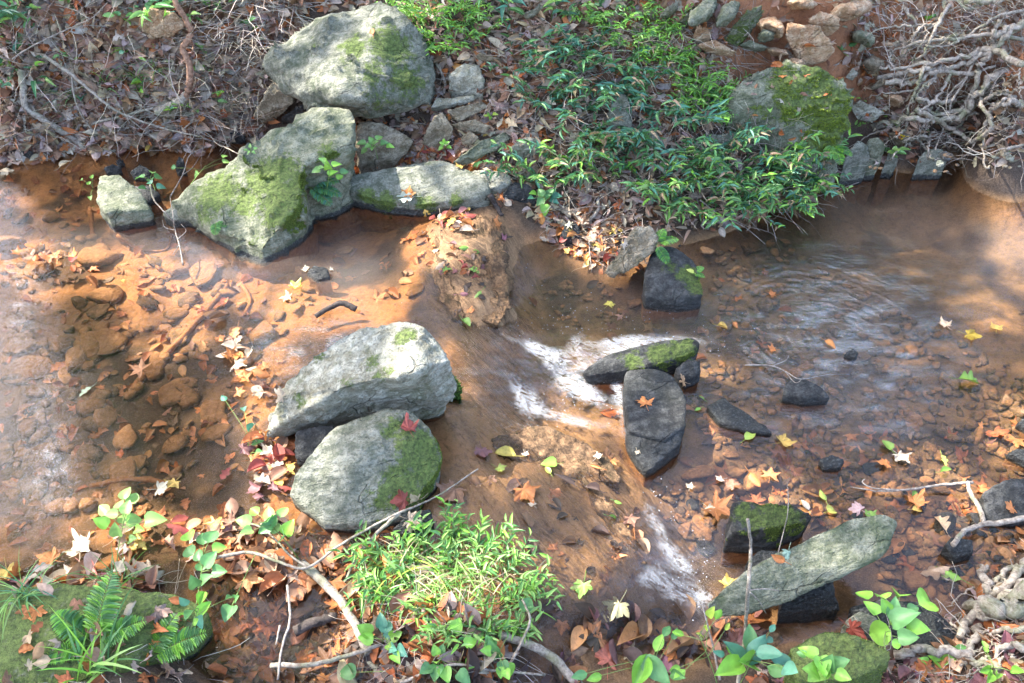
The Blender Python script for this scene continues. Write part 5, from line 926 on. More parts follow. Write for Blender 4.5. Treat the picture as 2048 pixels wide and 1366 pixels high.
branch('long pale bent branch reaching from the left bank toward the mossy boulder', [(88, 112, .10), (130, 140, .12), (150, 155, .12), (185, 185, .12), (215, 210, .12), (250, 230, .10), (320, 255, .08), (400, 273, .06), (440, 290, .04), (480, 310, .04)], .009, .002, 'root', side=[([(143, 150, .12), (148, 190, .10), (160, 225, .08), (185, 262, .05), (200, 292, .01)], .005, .003), ([(250, 230, .10), (290, 262, .06), (330, 285, .02)], .004, .002)])
branch('sprawling thin pale branch in front of the left bank litter', [(25, 118, .12), (60, 95, .14), (120, 65, .14), (180, 38, .14), (215, 5, .14)], .004, .0015, 'twig', side=[([(60, 20, .12), (52, 60, .14), (70, 95, .14)], .003, .0015), ([(180, 38, .14), (150, 20, .12), (110, 10, .1)], .0025, .001)])
branch('low grey branch lying along the foot of the left bank', [(168, 252, .03), (200, 243, .04), (245, 232, .05), (310, 215, .05)], .007, .006, 'root')
branch('red-brown twisting stem rising on the left bank', [(372, 198, .08), (378, 165, .10), (379, 130, .12), (366, 98, .14), (382, 68, .16), (370, 35, .18), (352, 8, .2), (345, -30, .22)], .016, .012, 'redwood', side=[([(366, 92, .14), (386, 88, .12), (384, 110, .1)], .006, .003)], name='stem', sides=9)
branch('stubby cut log end at the base of the twisting stem', [(316, 226, .06), (335, 214, .07), (360, 203, .08), (374, 190, .08)], .022, .020, 'root', sides=9)
branch('wavy thin branch above the long mossy boulder', [(395, 88, .06), (430, 90, .07), (470, 85, .07), (510, 98, .07), (560, 92, .05)], .004, .002, 'root')
branch('pair of roots pressed against the right side of the largest boulder', [(868, 120, .03), (880, 140, .04), (890, 165, .04), (888, 188, .02)], .007, .005, 'root', side=[([(878, 128, .04), (884, 150, .05), (880, 170, .03)], .004, .002)])
branch('thin arching twig near the far shore beyond the long mossy boulder', [(340, 395, .0), (365, 350, .10), (380, 310, .15), (410, 296, .15), (425, 294, .15)], .003, .001, 'twig', side=[([(365, 350, .10), (385, 335, .10), (400, 312, .1)], .002, .001), ([(380, 310, .15), (395, 285, .12)], .002, .001)])
branch('pale forked twig standing in the left pool before the mossy boulder tip', [(366, 530, .0), (360, 495, .06), (350, 460, .09), (346, 430, .12), (340, 395, .14)], .0035, .0012, 'twig', side=[([(350, 460, .09), (330, 455, .08), (325, 440, .06)], .002, .001), ([(356, 478, .07), (372, 462, .08), (362, 448, .1)], .002, .001), ([(358, 490, .05), (345, 510, .03)], .002, .001)])
branch('bare twig curving down beside the pale block', [(300, 370, .10), (308, 400, .08), (330, 425, .05), (352, 450, .0)], .004, .002, 'root')
branch('sunken silt-covered branch lying across the left pool', [(455, 570, .01), (405, 632, .012), (350, 690, .012), (300, 738, .012), (250, 795, .008)], .011, .013, 'siltwood', water=False)
branch('sunken silted stick below the pale block', [(180, 418, .01), (183, 445, .01), (186, 472, .01)], .010, .009, 'siltwood', water=False)
branch('sunken bent stick behind the raft of leaves', [(235, 470, .012), (280, 500, .012), (320, 540, .012)], .010, .008, 'siltwood', water=False, side=[([(280, 500, .012), (330, 500, .01), (345, 470, .01)], .007, .005)])
branch('sunken curved silted stick near the middle of the left pool', [(485, 570, .01), (500, 600, .01), (490, 630, .01)], .009, .007, 'siltwood', water=False)
branch('sunken stick low in the left pool leading to the leaf pile', [(180, 972, .01), (260, 958, .01), (350, 968, .01)], .009, .008, 'siltwood', water=False)
branch('black angular piece of drowned wood by the ripples behind the pale boulder', [(632, 632, .0), (665, 612, .03), (688, 607, .035), (712, 618, .01)], .009, .012, 'wetwood')
branch('brown bark strip sticking into the water right of the flat grey slab', [(980, 390, .02), (992, 412, .02), (1003, 432, .0)], .012, .010, 'wetwood')
branch('pale driftwood piece on the muddy margin under the shrubs', [(1165, 452, .02), (1180, 440, .02), (1197, 418, .03), (1195, 400, .03)], .009, .007, 'root')
branch('thin twig drooping into the right pool from the shrubs', [(1400, 400, .12), (1440, 430, .10), (1490, 455, .06), (1530, 488, .0)], .0025, .0012, 'twig')
branch('upright twig standing in the pool left of the split slab', [(1178, 480, .04), (1180, 510, .04), (1184, 545, .0)], .0025, .0015, 'twig')
branch('pale fine twig lying over the triangular black rock', [(1490, 730, .005), (1540, 731, .02), (1570, 742, .03), (1600, 758, .03), (1650, 750, .02), (1700, 748, .0)], .003, .001, 'twig', side=[([(1548, 731, .02), (1572, 720, .02), (1578, 710, .02)], .002, .001), ([(1570, 742, .03), (1590, 765, .02), (1605, 758, .02)], .002, .001)])
branch('grey forked branch lying at the right edge of the creek', [(2080, 1032, .04), (2048, 1036, .04), (2000, 1046, .04), (1968, 1048, .05), (1930, 1062, .04), (1906, 1090, .04)], .009, .008, 'root', side=[([(1968, 1048, .05), (1958, 1015, .05), (1940, 985, .05), (1936, 964, .05)], .008, .006), ([(2048, 1036, .04), (2060, 1050, .0)], .004, .003)])
branch('straight grey twig with curled tips beside the forked branch', [(1945, 965, .05), (1880, 970, .03), (1810, 980, .02), (1760, 982, .01), (1700, 974, .0)], .005, .002, 'twig', side=[([(1800, 980, .02), (1745, 976, .02), (1725, 965, .02), (1730, 958, .02)], .003, .0015)])
branch('bare grey sapling stick rising in front of the long slab', [(1468, 1400, .05), (1482, 1330, .12), (1492, 1240, .2), (1497, 1160, .28), (1502, 1100, .34), (1496, 1038, .4)], .0055, .0042, 'root', side=[([(1500, 1180, .26), (1530, 1178, .24), (1560, 1182, .22)], .002, .001), ([(1500, 1184, .26), (1520, 1205, .22), (1532, 1228, .2)], .002, .001)], name='stem')
branch('slender leaning stick left of the sapling stick at the bottom', [(1440, 1360, .08), (1425, 1290, .14), (1405, 1210, .2)], .0035, .002, 'twig', name='stem')
branch('hanging thin stalk with a curl above the mossy black rock', [(1555, 1110, .0), (1568, 1060, .10), (1576, 1020, .16), (1575, 965, .22)], .0018, .001, 'twig')
branch('thick pale driftwood branch lying in the leafy backwater', [(602, 1125, .02), (625, 1145, .03), (655, 1172, .03), (690, 1215, .03), (715, 1260, .03), (738, 1310, .02)], .013, .011, 'root', sides=9)
branch('long pale forked branch reaching to the wet black cobble', [(430, 1115, .03), (500, 1105, .05), (560, 1125, .06), (615, 1135, .06), (680, 1090, .06), (740, 1055, .07), (800, 1025, .06), (870, 995, .03), (955, 938, .03)], .005, .0025, 'root', side=[([(615, 1135, .06), (580, 1110, .05), (530, 1060, .05), (480, 1040, .04)], .004, .002), ([(800, 1025, .06), (760, 1060, .06), (738, 1085, .05), (715, 1110, .04), (690, 1165, .02)], .006, .004)])
branch('fine dead twigs hanging over the still leafy backwater', [(575, 1170, .05), (580, 1240, .06), (565, 1290, .05), (555, 1360, .04)], .0035, .003, 'twig', side=[([(560, 1250, .06), (552, 1290, .05)], .003, .002)])
branch('moss-streaked small log slanting down beside the grass clump', [(1000, 1270, .04), (1060, 1290, .04), (1110, 1320, .03), (1160, 1375, .02)], .011, .013, 'root', sides=9)
branch('curved bare twig at the right side of the grass clump', [(1008, 1345, .05), (1030, 1310, .08), (1050, 1270, .1), (1060, 1235, .11), (1045, 1200, .1)], .004, .003, 'root')
branch('thin roots arching at the bottom below the grass clump', [(800, 1366, .05), (900, 1330, .04), (980, 1340, .05), (1090, 1350, .04)], .004, .003, 'root')
branch('dead stick lying along the bottom edge at the left', [(540, 1330, .03), (620, 1330, .05), (700, 1310, .05), (760, 1290, .04)], .007, .005, 'root')
branch('dark soaked wood in the backwater below the driftwood', [(590, 1262, .02), (630, 1245, .02), (670, 1232, .01)], .015, .012, 'wetwood')
branch('broken stick on the mossy boulder at the bottom left', [(215, 1265, .02), (245, 1250, .02)], .005, .004, 'root')

roots = empty('tree_roots', (2.6, 3.6, .3), label='tangled grey tree roots spilling out of the far bank at the upper right', category='tree roots')
rl = Matrix.Translation((-2.6, -3.6, -.3))
def root(pts, r0, r1, par=roots, off=(2.6, 3.6, .3), lift=1.0):
    A = catmull([along(a, b, c * lift, False) for a, b, c in pts], 6); A += rng.normal(0, .0025, A.shape)
    A[1:-1] += .35 * (rng.normal(0, r0, (len(A) - 2, 3)))
    B = Batch(); B.add(*tube(A, np.linspace(r0, r1, len(A)), 8, .07)); link('root', B.mesh('root', M['root'], off=np.array(off)), par)
RT = [([(2060, 35, .12), (2010, 75, .14), (1980, 105, .14), (1930, 125, .12), (1880, 140, .10), (1850, 175, .08), (1830, 205, .05)], .016, .006), ([(2060, 50, .1), (2010, 60, .13), (1985, 80, .15), (2000, 40, .14)], .016, .010),
      ([(2060, 78, .12), (1990, 72, .12), (1920, 75, .11), (1850, 85, .10), (1790, 100, .06), (1770, 100, .03)], .010, .004), ([(2048, 130, .14), (1980, 100, .14), (1930, 110, .13), (1870, 125, .12), (1800, 135, .10), (1760, 135, .05)], .014, .005),
      ([(2060, 145, .14), (2000, 150, .15), (1960, 180, .15), (1930, 225, .14), (1880, 240, .14), (1830, 238, .12), (1780, 242, .08), (1755, 248, .04)], .020, .008), ([(1990, 95, .14), (1960, 130, .14), (1950, 170, .14), (1925, 215, .13), (1870, 225, .11), (1835, 200, .08)], .014, .007),
      ([(1830, 218, .12), (1860, 235, .14), (1900, 255, .14), (1930, 275, .12), (1945, 285, .10)], .011, .009), ([(1945, 285, .10), (1975, 265, .12), (1980, 235, .14), (1960, 195, .14), (2000, 160, .12), (2060, 120, .1)], .010, .008),
      ([(2060, 190, .12), (2010, 200, .14), (1980, 225, .13), (1960, 270, .10), (1940, 290, .05)], .010, .005), ([(1900, 10, .10), (1880, 40, .12), (1860, 80, .12), (1845, 110, .10), (1820, 120, .05)], .009, .004),
      ([(1810, 15, .05), (1825, 40, .07), (1850, 52, .06)], .008, .004), ([(1840, 55, .08), (1825, 80, .08), (1850, 100, .08)], .008, .006), ([(1850, 130, .1), (1840, 160, .12), (1830, 185, .12), (1815, 220, .1), (1810, 260, .06)], .009, .004),
      ([(1900, 150, .12), (1880, 190, .13), (1850, 215, .12), (1820, 230, .1), (1790, 260, .06)], .008, .003), ([(1755, 155, .05), (1790, 150, .08), (1840, 140, .1), (1900, 145, .12), (1960, 150, .12)], .011, .010), ([(1770, 165, .05), (1820, 165, .08), (1860, 150, .1), (1880, 130, .12)], .013, .008),
      ([(2060, 175, .1), (1990, 190, .1), (1950, 215, .1), (1930, 240, .08)], .009, .006), ([(2048, 290, .03), (2010, 300, .04), (1985, 320, .05), (1975, 335, .03), (1965, 300, .05), (1970, 270, .07)], .006, .004),
      ([(2060, 250, .08), (2020, 270, .08), (1990, 290, .06)], .006, .004), ([(1840, 270, .06), (1870, 272, .08), (1895, 262, .08)], .006, .005), ([(1910, 200, .12), (1870, 205, .13), (1840, 198, .12), (1825, 195, .1)], .010, .008), ([(2060, 210, .1), (2020, 205, .12), (1985, 210, .13)], .016, .008),
      ([(2060, 20, .08), (2000, 30, .1), (1950, 60, .1), (1900, 90, .1), (1850, 90, .1)], .007, .004), ([(2040, -10, .08), (1990, 0, .08), (1930, 5, .07)], .014, .010), ([(1900, -20, .06), (1930, 15, .07), (1960, 10, .06)], .007, .005),
      ([(1690, 345, .0), (1700, 300, .03), (1730, 275, .05), (1760, 262, .06), (1800, 250, .08)], .003, .002), ([(1960, 95, .12), (1930, 160, .14), (1900, 210, .14), (1885, 260, .1), (1870, 300, .05)], .007, .003), ([(1990, 130, .12), (1940, 150, .13), (1900, 185, .13), (1850, 260, .08)], .006, .002)]
for pts, a, b in RT: root(pts, a * 1.05, b, lift=1.1)
for _ in range(46):
    a = rng.uniform(1780, 2060); b = rng.uniform(20, 290); L = rng.uniform(40, 130); th = rng.choice([rng.normal(2.8, .4), rng.normal(1.9, .4)]); pts = []
    for i in range(5): pts.append((a, b, rng.uniform(.04, .13) * (1 if i < 4 else .3))); th += rng.normal(0, .35); a += math.cos(th) * L / 4; b = min(b + abs(math.sin(th)) * L / 4, 318)
    root(pts, rng.uniform(.003, .007), .0015)
roots2 = empty('tree_roots', (1.15, 1.3, .1), label='mossy grey tree roots in the bottom right corner', category='tree roots')
for pts, a, b in [([(2070, 1110, .04), (2020, 1160, .06), (1985, 1185, .07), (1965, 1145, .08), (1978, 1135, .08)], .014, .010), ([(2070, 1160, .05), (2000, 1200, .06), (1940, 1235, .05), (1920, 1275, .03)], .016, .010), ([(2070, 1200, .1), (2010, 1215, .12), (1975, 1225, .1), (1950, 1210, .06)], .030, .016),
                  ([(2070, 1255, .06), (2020, 1262, .06), (1985, 1265, .04)], .008, .006), ([(1960, 1255, .03), (1945, 1290, .04), (1935, 1330, .03)], .012, .008), ([(2060, 1300, .05), (2010, 1290, .06), (1985, 1320, .04)], .010, .005), ([(2070, 1130, .05), (2020, 1140, .05), (1990, 1165, .05)], .009, .007), ([(1790, 1310, .04), (1850, 1300, .05), (1930, 1310, .05), (2000, 1340, .04)], .013, .010)]:
    root(pts, a, b, roots2, (1.15, 1.3, .1))
for _ in range(24):
    a = rng.uniform(1900, 2050); b = rng.uniform(1160, 1340); th = rng.uniform(0, 6.28); pts = []
    for i in range(4): pts.append((a, b, rng.uniform(.02, .06))); th += rng.normal(0, .5); a += math.cos(th) * 28; b += math.sin(th) * 18
    root(pts, rng.uniform(.002, .005), .0015, roots2, (1.15, 1.3, .1))

# ---------------------------------------------------------------- moss on the mossy rocks (a part of its rock)
def mossify(match, n, h=.008, th=.45, cols=((.12, .17, .03), (.17, .22, .04), (.08, .11, .025))):
    for o, Wd, T, mo in STONES:
        if match not in o['label']: continue
        c = Wd[T].mean(1); m_ = mo[T].mean(1); nn = vnormals(Wd, T)[T[:, 0]]
        ok = np.where((m_ + .45 * fbm(c * 24, 71, 3) > th) & (nn[:, 2] > -.3))[0]
        if len(ok) == 0: continue
        ar = np.linalg.norm(np.cross(Wd[T[ok, 1]] - Wd[T[ok, 0]], Wd[T[ok, 2]] - Wd[T[ok, 0]]), axis=1); i = rng.choice(ok, n, p=ar / ar.sum())
        r1, r2 = rng.random(n), rng.random(n); f = r1 + r2 > 1; r1[f], r2[f] = 1 - r1[f], 1 - r2[f]
        p = Wd[T[i, 0]] * (1 - r1 - r2)[:, None] + Wd[T[i, 1]] * r1[:, None] + Wd[T[i, 2]] * r2[:, None]
        d = nn[i] + rng.normal(0, .55, (n, 3)); d /= np.linalg.norm(d, axis=1)[:, None]; sd = np.cross(d, rng.normal(0, 1, (n, 3))); sd /= np.linalg.norm(sd, axis=1)[:, None]
        hh_ = h * rng.uniform(.4, 1.2, n)[:, None]; wd = hh_ * .22
        V = np.stack([p - sd * wd - nn[i] * .001, p + sd * wd - nn[i] * .001, p + d * hh_], 1).reshape(-1, 3) - np.array(o.location)
        cc = np.array(cols)[rng.integers(len(cols), size=n)] * rng.uniform(.6, 1.4, (n, 1)); link('moss', mk_mesh('moss', V, np.arange(3 * n).reshape(-1, 3), M['moss'], np.repeat(cc, 3, 0)), o)
mossify('long mossy boulder whose', 26000); mossify('rounded grey boulder with a green', 12000); mossify('mound of rock with bright green', 26000, .007, .5, ((.17, .24, .02), (.24, .30, .03), (.10, .15, .02)))
mossify('mossy boulder with ferns', 26000, .006); mossify('rounded mossy rock at the bottom right', 9000, .006); mossify('black rock with a green mossy top', 7000, .006); mossify('long low black rock with green', 4000, .005); mossify('dark rounded rock with mossy', 5000, .006)
mossify('small moss-covered stone', 4000, .01, cols=((.06, .12, .02), (.09, .17, .03)))
mossify('wide flat grey slab', 5000, .005); mossify('pale block standing', 3000, .005, .5); mossify('mossy stone leaning uphill', 3000, .005)
# ---------------------------------------------------------------- plants
GR = dict(dead=(.34, .25, .15), deep=(.07, .19, .08), mid=(.12, .29, .09), bright=(.24, .50, .07), teal=(.10, .28, .18), light=(.26, .46, .12), yel=(.40, .56, .08))
def plant(label, cat, px, py, nst, L, lean, kind, ls, cols, sp=.03, droop=.25, base=None, name='leafy_plant', group=None, az=None, spread=3.2, r=.0016, per=1, fold=.3, lift=0., straight=.12):
    p0, n0 = (hit(px, py) if base is None else (np.array(base, float), np.array([0, 0, 1.])))
    root_ = empty(name, tuple(p0), label=label, category=cat, group=group); S = Batch(); Lf = Batch()
    for k_ in range(nst):
        a = (rng.uniform(0, 6.28) if az is None else az + rng.normal(0, spread / 6)); le = lean * rng.uniform(.5, 1.3)
        d = np.array([math.cos(a) * le, math.sin(a) * le, 1.0]); d /= np.linalg.norm(d); l = L * rng.uniform(.6, 1.15); n = 9
        st = p0 + np.array([math.cos(a), math.sin(a), 0]) * rng.uniform(0, .03) + np.array([0, 0, -.005]); pts = [st]
        for i in range(n - 1): d = d + rng.normal(0, straight, 3) * .6 + np.array([math.cos(a) * .04, math.sin(a) * .04, -droop * .35 * (i / n)]); d /= np.linalg.norm(d); pts.append(pts[-1] + d * l / (n - 1))
        pts = np.array(pts); S.add(*tube(pts - p0, np.linspace(r, r * .4, n), 4), jit((.10, .16, .05), .3))
        nl = max(2, int(l / sp)); sgn = 1
        for t in np.linspace(.22, 1, nl):
            x = t * (n - 1); i = min(int(x), n - 2); q = pts[i] * (1 - x + i) + pts[i + 1] * (x - i); tg = pts[i + 1] - pts[i]; tg /= np.linalg.norm(tg)
            s_ = np.cross(tg, (0, 0, 1)); s_ /= np.linalg.norm(s_) + 1e-6
            for _ in range(per):
                sgn = -sgn; dd = tg * rng.uniform(.3, 1.0) + s_ * sgn * rng.uniform(.4, 1.2) + rng.normal(0, .28, 3)
                put(Lf, kind, q - p0, dirframe(dd, roll=rng.normal(0, .6)), ls * rng.uniform(.5, 1.2), jit(GR[cols[rng.integers(len(cols))]], .2))
    link('stem', S.mesh('stem', M['straw']), root_); link('foliage', Lf.mesh('foliage', M['green']), root_); return root_
def sprig(label, base, leaves, kind='heart', lift=.10, cols=('mid', 'bright'), r=.0018, name='leafy_plant', cat='plant', top=None, group=None):
    """a small plant whose leaves are seen at the given picture points (px, py, length)"""
    b0 = along(base[0], base[1], 0.0); root_ = empty(name, tuple(b0), label=label, category=cat, group=group)
    C = [along(a, b, lift * rng.uniform(.8, 1.2)) for a, b, s in leaves]; m = np.mean(C, 0) if top is None else along(top[0], top[1], lift)
    main = catmull([b0 - [0, 0, .01], b0 * .6 + m * .4 + rng.normal(0, .006, 3), m], 6); S = Batch(); S.add(*tube(main - b0, np.linspace(r, r * .6, len(main)), 5), (.16, .24, .07)); Lf = Batch()
    for c, (a, b, s) in zip(C, leaves):
        j = int(np.clip(np.argmin(np.linalg.norm(main - c, axis=1)) - rng.integers(0, 3), 1, len(main) - 1)); st = main[j]; d = c - st; L = np.linalg.norm(d); d = d / (L + 1e-6)
        bp = c - d * s * .5; S.add(*tube(np.array([st, (st + bp) / 2 + [0, 0, .004], bp]) - b0, [r * .6, r * .5, r * .4], 4), (.18, .26, .08))
        F = dirframe(d + np.array([0, 0, rng.normal(-.05, .15)]), up=(rng.normal(0, .15), -.35 + rng.normal(0, .2), 1)); put(Lf, kind, bp - b0, F, s * .82, jit(GR[cols[rng.integers(len(cols))]], .15))
    link('stem', S.mesh('stem', M['straw']), root_); link('foliage', Lf.mesh('foliage', M['green']), root_); return root_
def fern(label, px, py, fronds, L, cols=('bright', 'mid'), lift=0.0, name='fern', group=None):
    p0 = along(px, py, lift); root_ = empty(name, tuple(p0), label=label, category='fern', group=group); 
    for (az_, el, k_) in fronds:
        S = Batch(); Lf = Batch(); l = L * k_; d = np.array([math.cos(R(az_)) * math.cos(R(el)), math.sin(R(az_)) * math.cos(R(el)), math.sin(R(el))]); pts = [np.zeros(3)]; n = 16
        for i in range(n - 1): d = d + [0, 0, -.045]; d /= np.linalg.norm(d); pts.append(pts[-1] + d * l / (n - 1))
        pts = np.array(pts); S.add(*tube(pts, np.linspace(.0014, .0005, n), 4), (.14, .22, .06)); nl = 22
        for t in np.linspace(.18, .99, nl):
            x = t * (n - 1); i = min(int(x), n - 2); q = pts[i] + (pts[i + 1] - pts[i]) * (x - i); tg = pts[i + 1] - pts[i]; tg /= np.linalg.norm(tg); s_ = np.cross(tg, (0, 0, 1)); s_ /= np.linalg.norm(s_)
            for sg in (-1, 1): put(Lf, 'lance', q, dirframe(s_ * sg + tg * .35 + rng.normal(0, .05, 3)), l * .27 * math.sin(math.pi * min(1, t * .85 + .12)) ** .8 + .004, jit(GR[cols[rng.integers(len(cols))]], .15), 0)
        f = link('frond', Lf.mesh('frond', M['green']), root_); link('midrib', S.mesh('midrib', M['straw']), f)
    return root_
def grass(label, px, py, n, L, spread, cols, w_=.0022, rx=.05, name='grass_clump', base=None, group=None, lean=.6, cat='grass', dry=0, az=None, dryc=None):
    p0, n0 = hit(px, py) if base is None else (np.array(base), None); root_ = empty(name, tuple(p0), label=label, category=cat, group=group); B = Batch(); D = Batch()
    for k_ in range(n + dry):
        a = rng.uniform(0, 6.28) if az is None else az + rng.normal(0, .5); s0 = np.array([rng.normal(0, rx), rng.normal(0, rx * .7), 0]); s0[2] = max(0, float(TER((p0 + s0)[None, :2])[0]) - p0[2]) if abs(rx) > .04 else 0
        l = L * rng.uniform(.5, 1.15); d = np.array([math.cos(a) * lean * rng.uniform(.2, 1.4), math.sin(a) * lean * rng.uniform(.2, 1.4), 1]); d /= np.linalg.norm(d); pts = [s0]; m = 6
        for i in range(m - 1): d = d + [math.cos(a) * .06, math.sin(a) * .06, -.20 * spread]; d /= np.linalg.norm(d); pts.append(pts[-1] + d * l / (m - 1))
        pts = np.array(pts); sd = np.cross(d, rng.normal(0, 1, 3)); sd /= np.linalg.norm(sd); ww = w_ * rng.uniform(.6, 1.3) * np.array([.8, 1, 1, .8, .5, .05])[:, None]
        V = np.stack([pts - sd * ww, pts + sd * ww], 1).reshape(-1, 3); T = [(2 * i, 2 * i + 1, 2 * i + 3) for i in range(m - 1)] + [(2 * i, 2 * i + 3, 2 * i + 2) for i in range(m - 1)]
        if k_ < n: B.add(V, T, jit(GR[cols[rng.integers(len(cols))]], .25))
        else: D.add(V, T, jit((.50, .40, .26), .25))
    link('blades', B.mesh('blades', M['blade']), root_)
    if dry: link('dry_blades', D.mesh('dry_blades', M['blade']), root_)
    return root_
# lance-leaved shrubs over the middle of the far bank
SH = [(1040, 150), (1090, 110), (1130, 160), (1180, 120), (1230, 150), (1090, 210), (1150, 230), (1210, 200), (1270, 190), (1320, 230), (1180, 280), (1240, 290), (1310, 300), (1370, 250), (1120, 330), (1090, 370),
      (1380, 330), (1440, 300), (1300, 370), (1350, 390), (1420, 370), (1480, 340), (1540, 340), (1500, 390), (1570, 380), (1450, 410), (1610, 370), (1220, 360), (1390, 420), (1540, 420)]
for i, (a, b) in enumerate(SH):
    low = b > 310
    plant('lance-leaved green shrub in the thicket low on the far bank' if low else 'lance-leaved dark green shrub in the thicket higher on the far bank', 'shrub', a, b, 10 if low else 9, .27 if low else .24, .9, 'lance', .047, ('mid', 'deep', 'mid', 'bright', 'teal', 'light', 'dead', 'mid') if low else ('teal', 'deep', 'mid', 'teal', 'dead', 'mid'),
          .014, .55, name='shrub', group='low shrubs of the far bank thicket' if low else 'upper shrubs of the far bank thicket', az=-1.4 if i % 3 else None, spread=6, r=.0018)
for (a, b, c, lab) in [(1020, 30, 5, 'glossy shrub at the top centre of the frame'), (1100, 40, 5, 'second glossy shrub at the top, right of the first'), (30, 60, 5, 'thin shrub at the upper left edge'), (25, 130, 4, 'thin low shrub at the left edge below the other'), (55, 175, 3, 'small leafy shoot above the thick grey fallen branch'), (400, 40, 5, 'broad-leaved sprout behind the twisting stem'), (330, 20, 4, 'broad-leaved sprout left of the twisting stem top')]:
    plant(lab, 'shrub', a, b, c, .26, .8, 'lance' if a > 300 or a < 100 else 'ovate', .085, ('deep', 'mid', 'teal', 'light'), .035, .5, name='shrub')
# bright feathery grass
FG = [(800, 20), (840, 45), (880, 30), (920, 55), (870, 80), (940, 25), (900, 100), (960, 70)]; FG2 = [(1300, 70), (1340, 60), (1360, 120), (1400, 165), (1350, 150), (1400, 190), (1430, 215), (1380, 210), (1330, 120), (1420, 240), (1300, 120), (1435, 190), (1180, 45), (1230, 60), (1280, 40), (1250, 95)]
for i, (a, b) in enumerate(FG + FG2):
    o = plant('feathery bright green grass behind the largest boulder' if i < 8 else 'feathery bright green grass left of the mossy mound', 'grass', a, b, 26, .13, .8, 'lance', .030, ('bright', 'bright', 'mid', 'light'), .013, .5, name='feathery_grass', group='feathery grass behind the largest boulder' if i < 8 else 'feathery grass left of the mossy mound', r=.0007, straight=.2)
# grass tufts, ferns and small plants
grass('long-bladed green tuft at the bottom left corner', 185, 1345, 26, .20, 1.0, ('mid', 'bright', 'light'), .0035, .02, name='grass_tuft', lean=.5)
grass('arching pale green tuft on top of the bottom left boulder', 55, 1190, 40, .14, 1.4, ('mid', 'teal', 'light'), .002, .015, name='grass_tuft', lean=.9)
grass('thin arching grass on the back edge of the bottom left boulder', 240, 1165, 30, .13, 1.3, ('mid', 'bright'), .0018, .02, name='grass_tuft', lean=.8)
grass('drooping grass on the lip of the left bank', 140, 195, 60, .16, 1.6, ('mid', 'deep', 'light'), .0018, .03, name='grass_tuft', dry=30)
grass('pale arching grass above the long bent branch', 210, 185, 16, .22, 1.5, ('light', 'mid'), .002, .01, name='grass_tuft', az=0.)
grass('fine grass hanging in the litter left of the twisting stem', 300, 150, 90, .12, 1.0, ('mid', 'bright', 'deep'), .0014, .07, name='grass_tuft', dry=50)
grass('sparse grass under the thin layered rock on the left bank', 460, 210, 50, .14, 1.6, ('deep', 'mid'), .0014, .05, name='grass_tuft', dry=110)
gc = grass('dense sunlit grass clump on the mound at the bottom centre', 905, 1165, 300, .10, 1.5, ('mid', 'bright', 'light', 'light'), .0019, .085, lean=1.1, dry=170)
grass('sunny grass at the left flank of the bottom centre mound', 800, 1150, 130, .13, 1.4, ('light', 'mid', 'yel'), .0019, .04, lean=1.0, dry=60)
for i, (a, b, z_) in enumerate([(780, 1140, 2.6), (810, 1200, 3.0), (850, 1120, 1.9), (905, 1105, 1.5), (955, 1120, 1.2), (1000, 1150, .8), (1020, 1190, .2), (985, 1210, -.3), (960, 1240, -.9), (900, 1150, 1.6), (870, 1190, -2.), (930, 1200, -1.2), (1000, 1250, -.5), (840, 1160, 2.4), (770, 1190, 2.9), (950, 1160, .9), (890, 1240, -1.5)]):
    plant('narrow-leaved green shoot in the sunlit grass clump', 'plant', a, b, 7, .12, .9, 'lance', .036, ('light', 'bright', 'mid', 'light'), .013, .3, group='shoots of the bottom centre grass clump', az=z_, spread=2)
fern('fern with three fronds on the bottom left boulder', 190, 1290, [(78, 52, 1.15), (25, 30, .85), (150, 35, .9), (200, 25, .8)], .15)
fern('small fern right of the bottom left boulder', 300, 1320, [(20, 35, 1.0), (60, 45, .8)], .15)
fern('small bright fern between the split slab and the dark rounded rock', 1312, 490, [(25, 20, 1.0), (-60, -5, .9), (60, 40, .8)], .10)
fern('tiny fern on the mossy shoulder of the dark rounded rock', 1385, 548, [(40, 25, 1.0), (-20, 20, .8)], .06)
fern('fern in the cleft at the right side of the long mossy boulder', 618, 375, [(-10, 10, 1.0), (15, 25, .9), (-35, 0, .9), (170, 10, .5)], .14, ('teal', 'mid'))
fern('tiny ferns at the waterline on the long mossy boulder', 432, 445, [(-80, 10, 1.0), (-30, 20, .8)], .07, ('light', 'mid'))
fern('lacy fern on the right face of the mossy mound', 1665, 290, [(-80, 0, 1.0), (-40, 10, .9), (-120, 5, .8)], .11)
def cv(l, ox, oy, s=.342): return [(ox + a * s, oy + b * s, c) for a, b, c in l]
sprig('sunlit pale sprig with heart-shaped leaves over the near left shore', (232, 1150), cv([(740, 235, .055), (785, 275, .055), (600, 340, .05), (700, 300, .05), (575, 420, .055), (745, 320, .05), (740, 385, .055), (800, 405, .055), (920, 405, .07), (680, 452, .055), (820, 468, .04), (780, 520, .04), (640, 380, .045)], 0, 900), lift=.12, cols=('light', 'bright', 'light'))
sprig('upright green sprig with pointed leaves in the middle of the near left shore', (385, 1235), cv([(1095, 480, .06), (1245, 480, .06), (1190, 520, .05), (1100, 580, .055), (1290, 560, .045), (1240, 625, .06), (1180, 665, .045), (1290, 705, .05), (1200, 745, .045), (1130, 760, .05), (1160, 600, .045)], 0, 900), lift=.16, cols=('mid', 'bright'))
sprig('whorled green sprig hanging over the edge of the bottom left boulder', (375, 1290), cv([(1185, 860, .06), (1070, 880, .05), (1205, 925, .065), (1100, 950, .055), (1060, 960, .05), (1165, 1000, .05), (1130, 990, .04), (1345, 860, .03)], 0, 900), 'ovate', lift=.16, cols=('mid', 'teal', 'bright'))
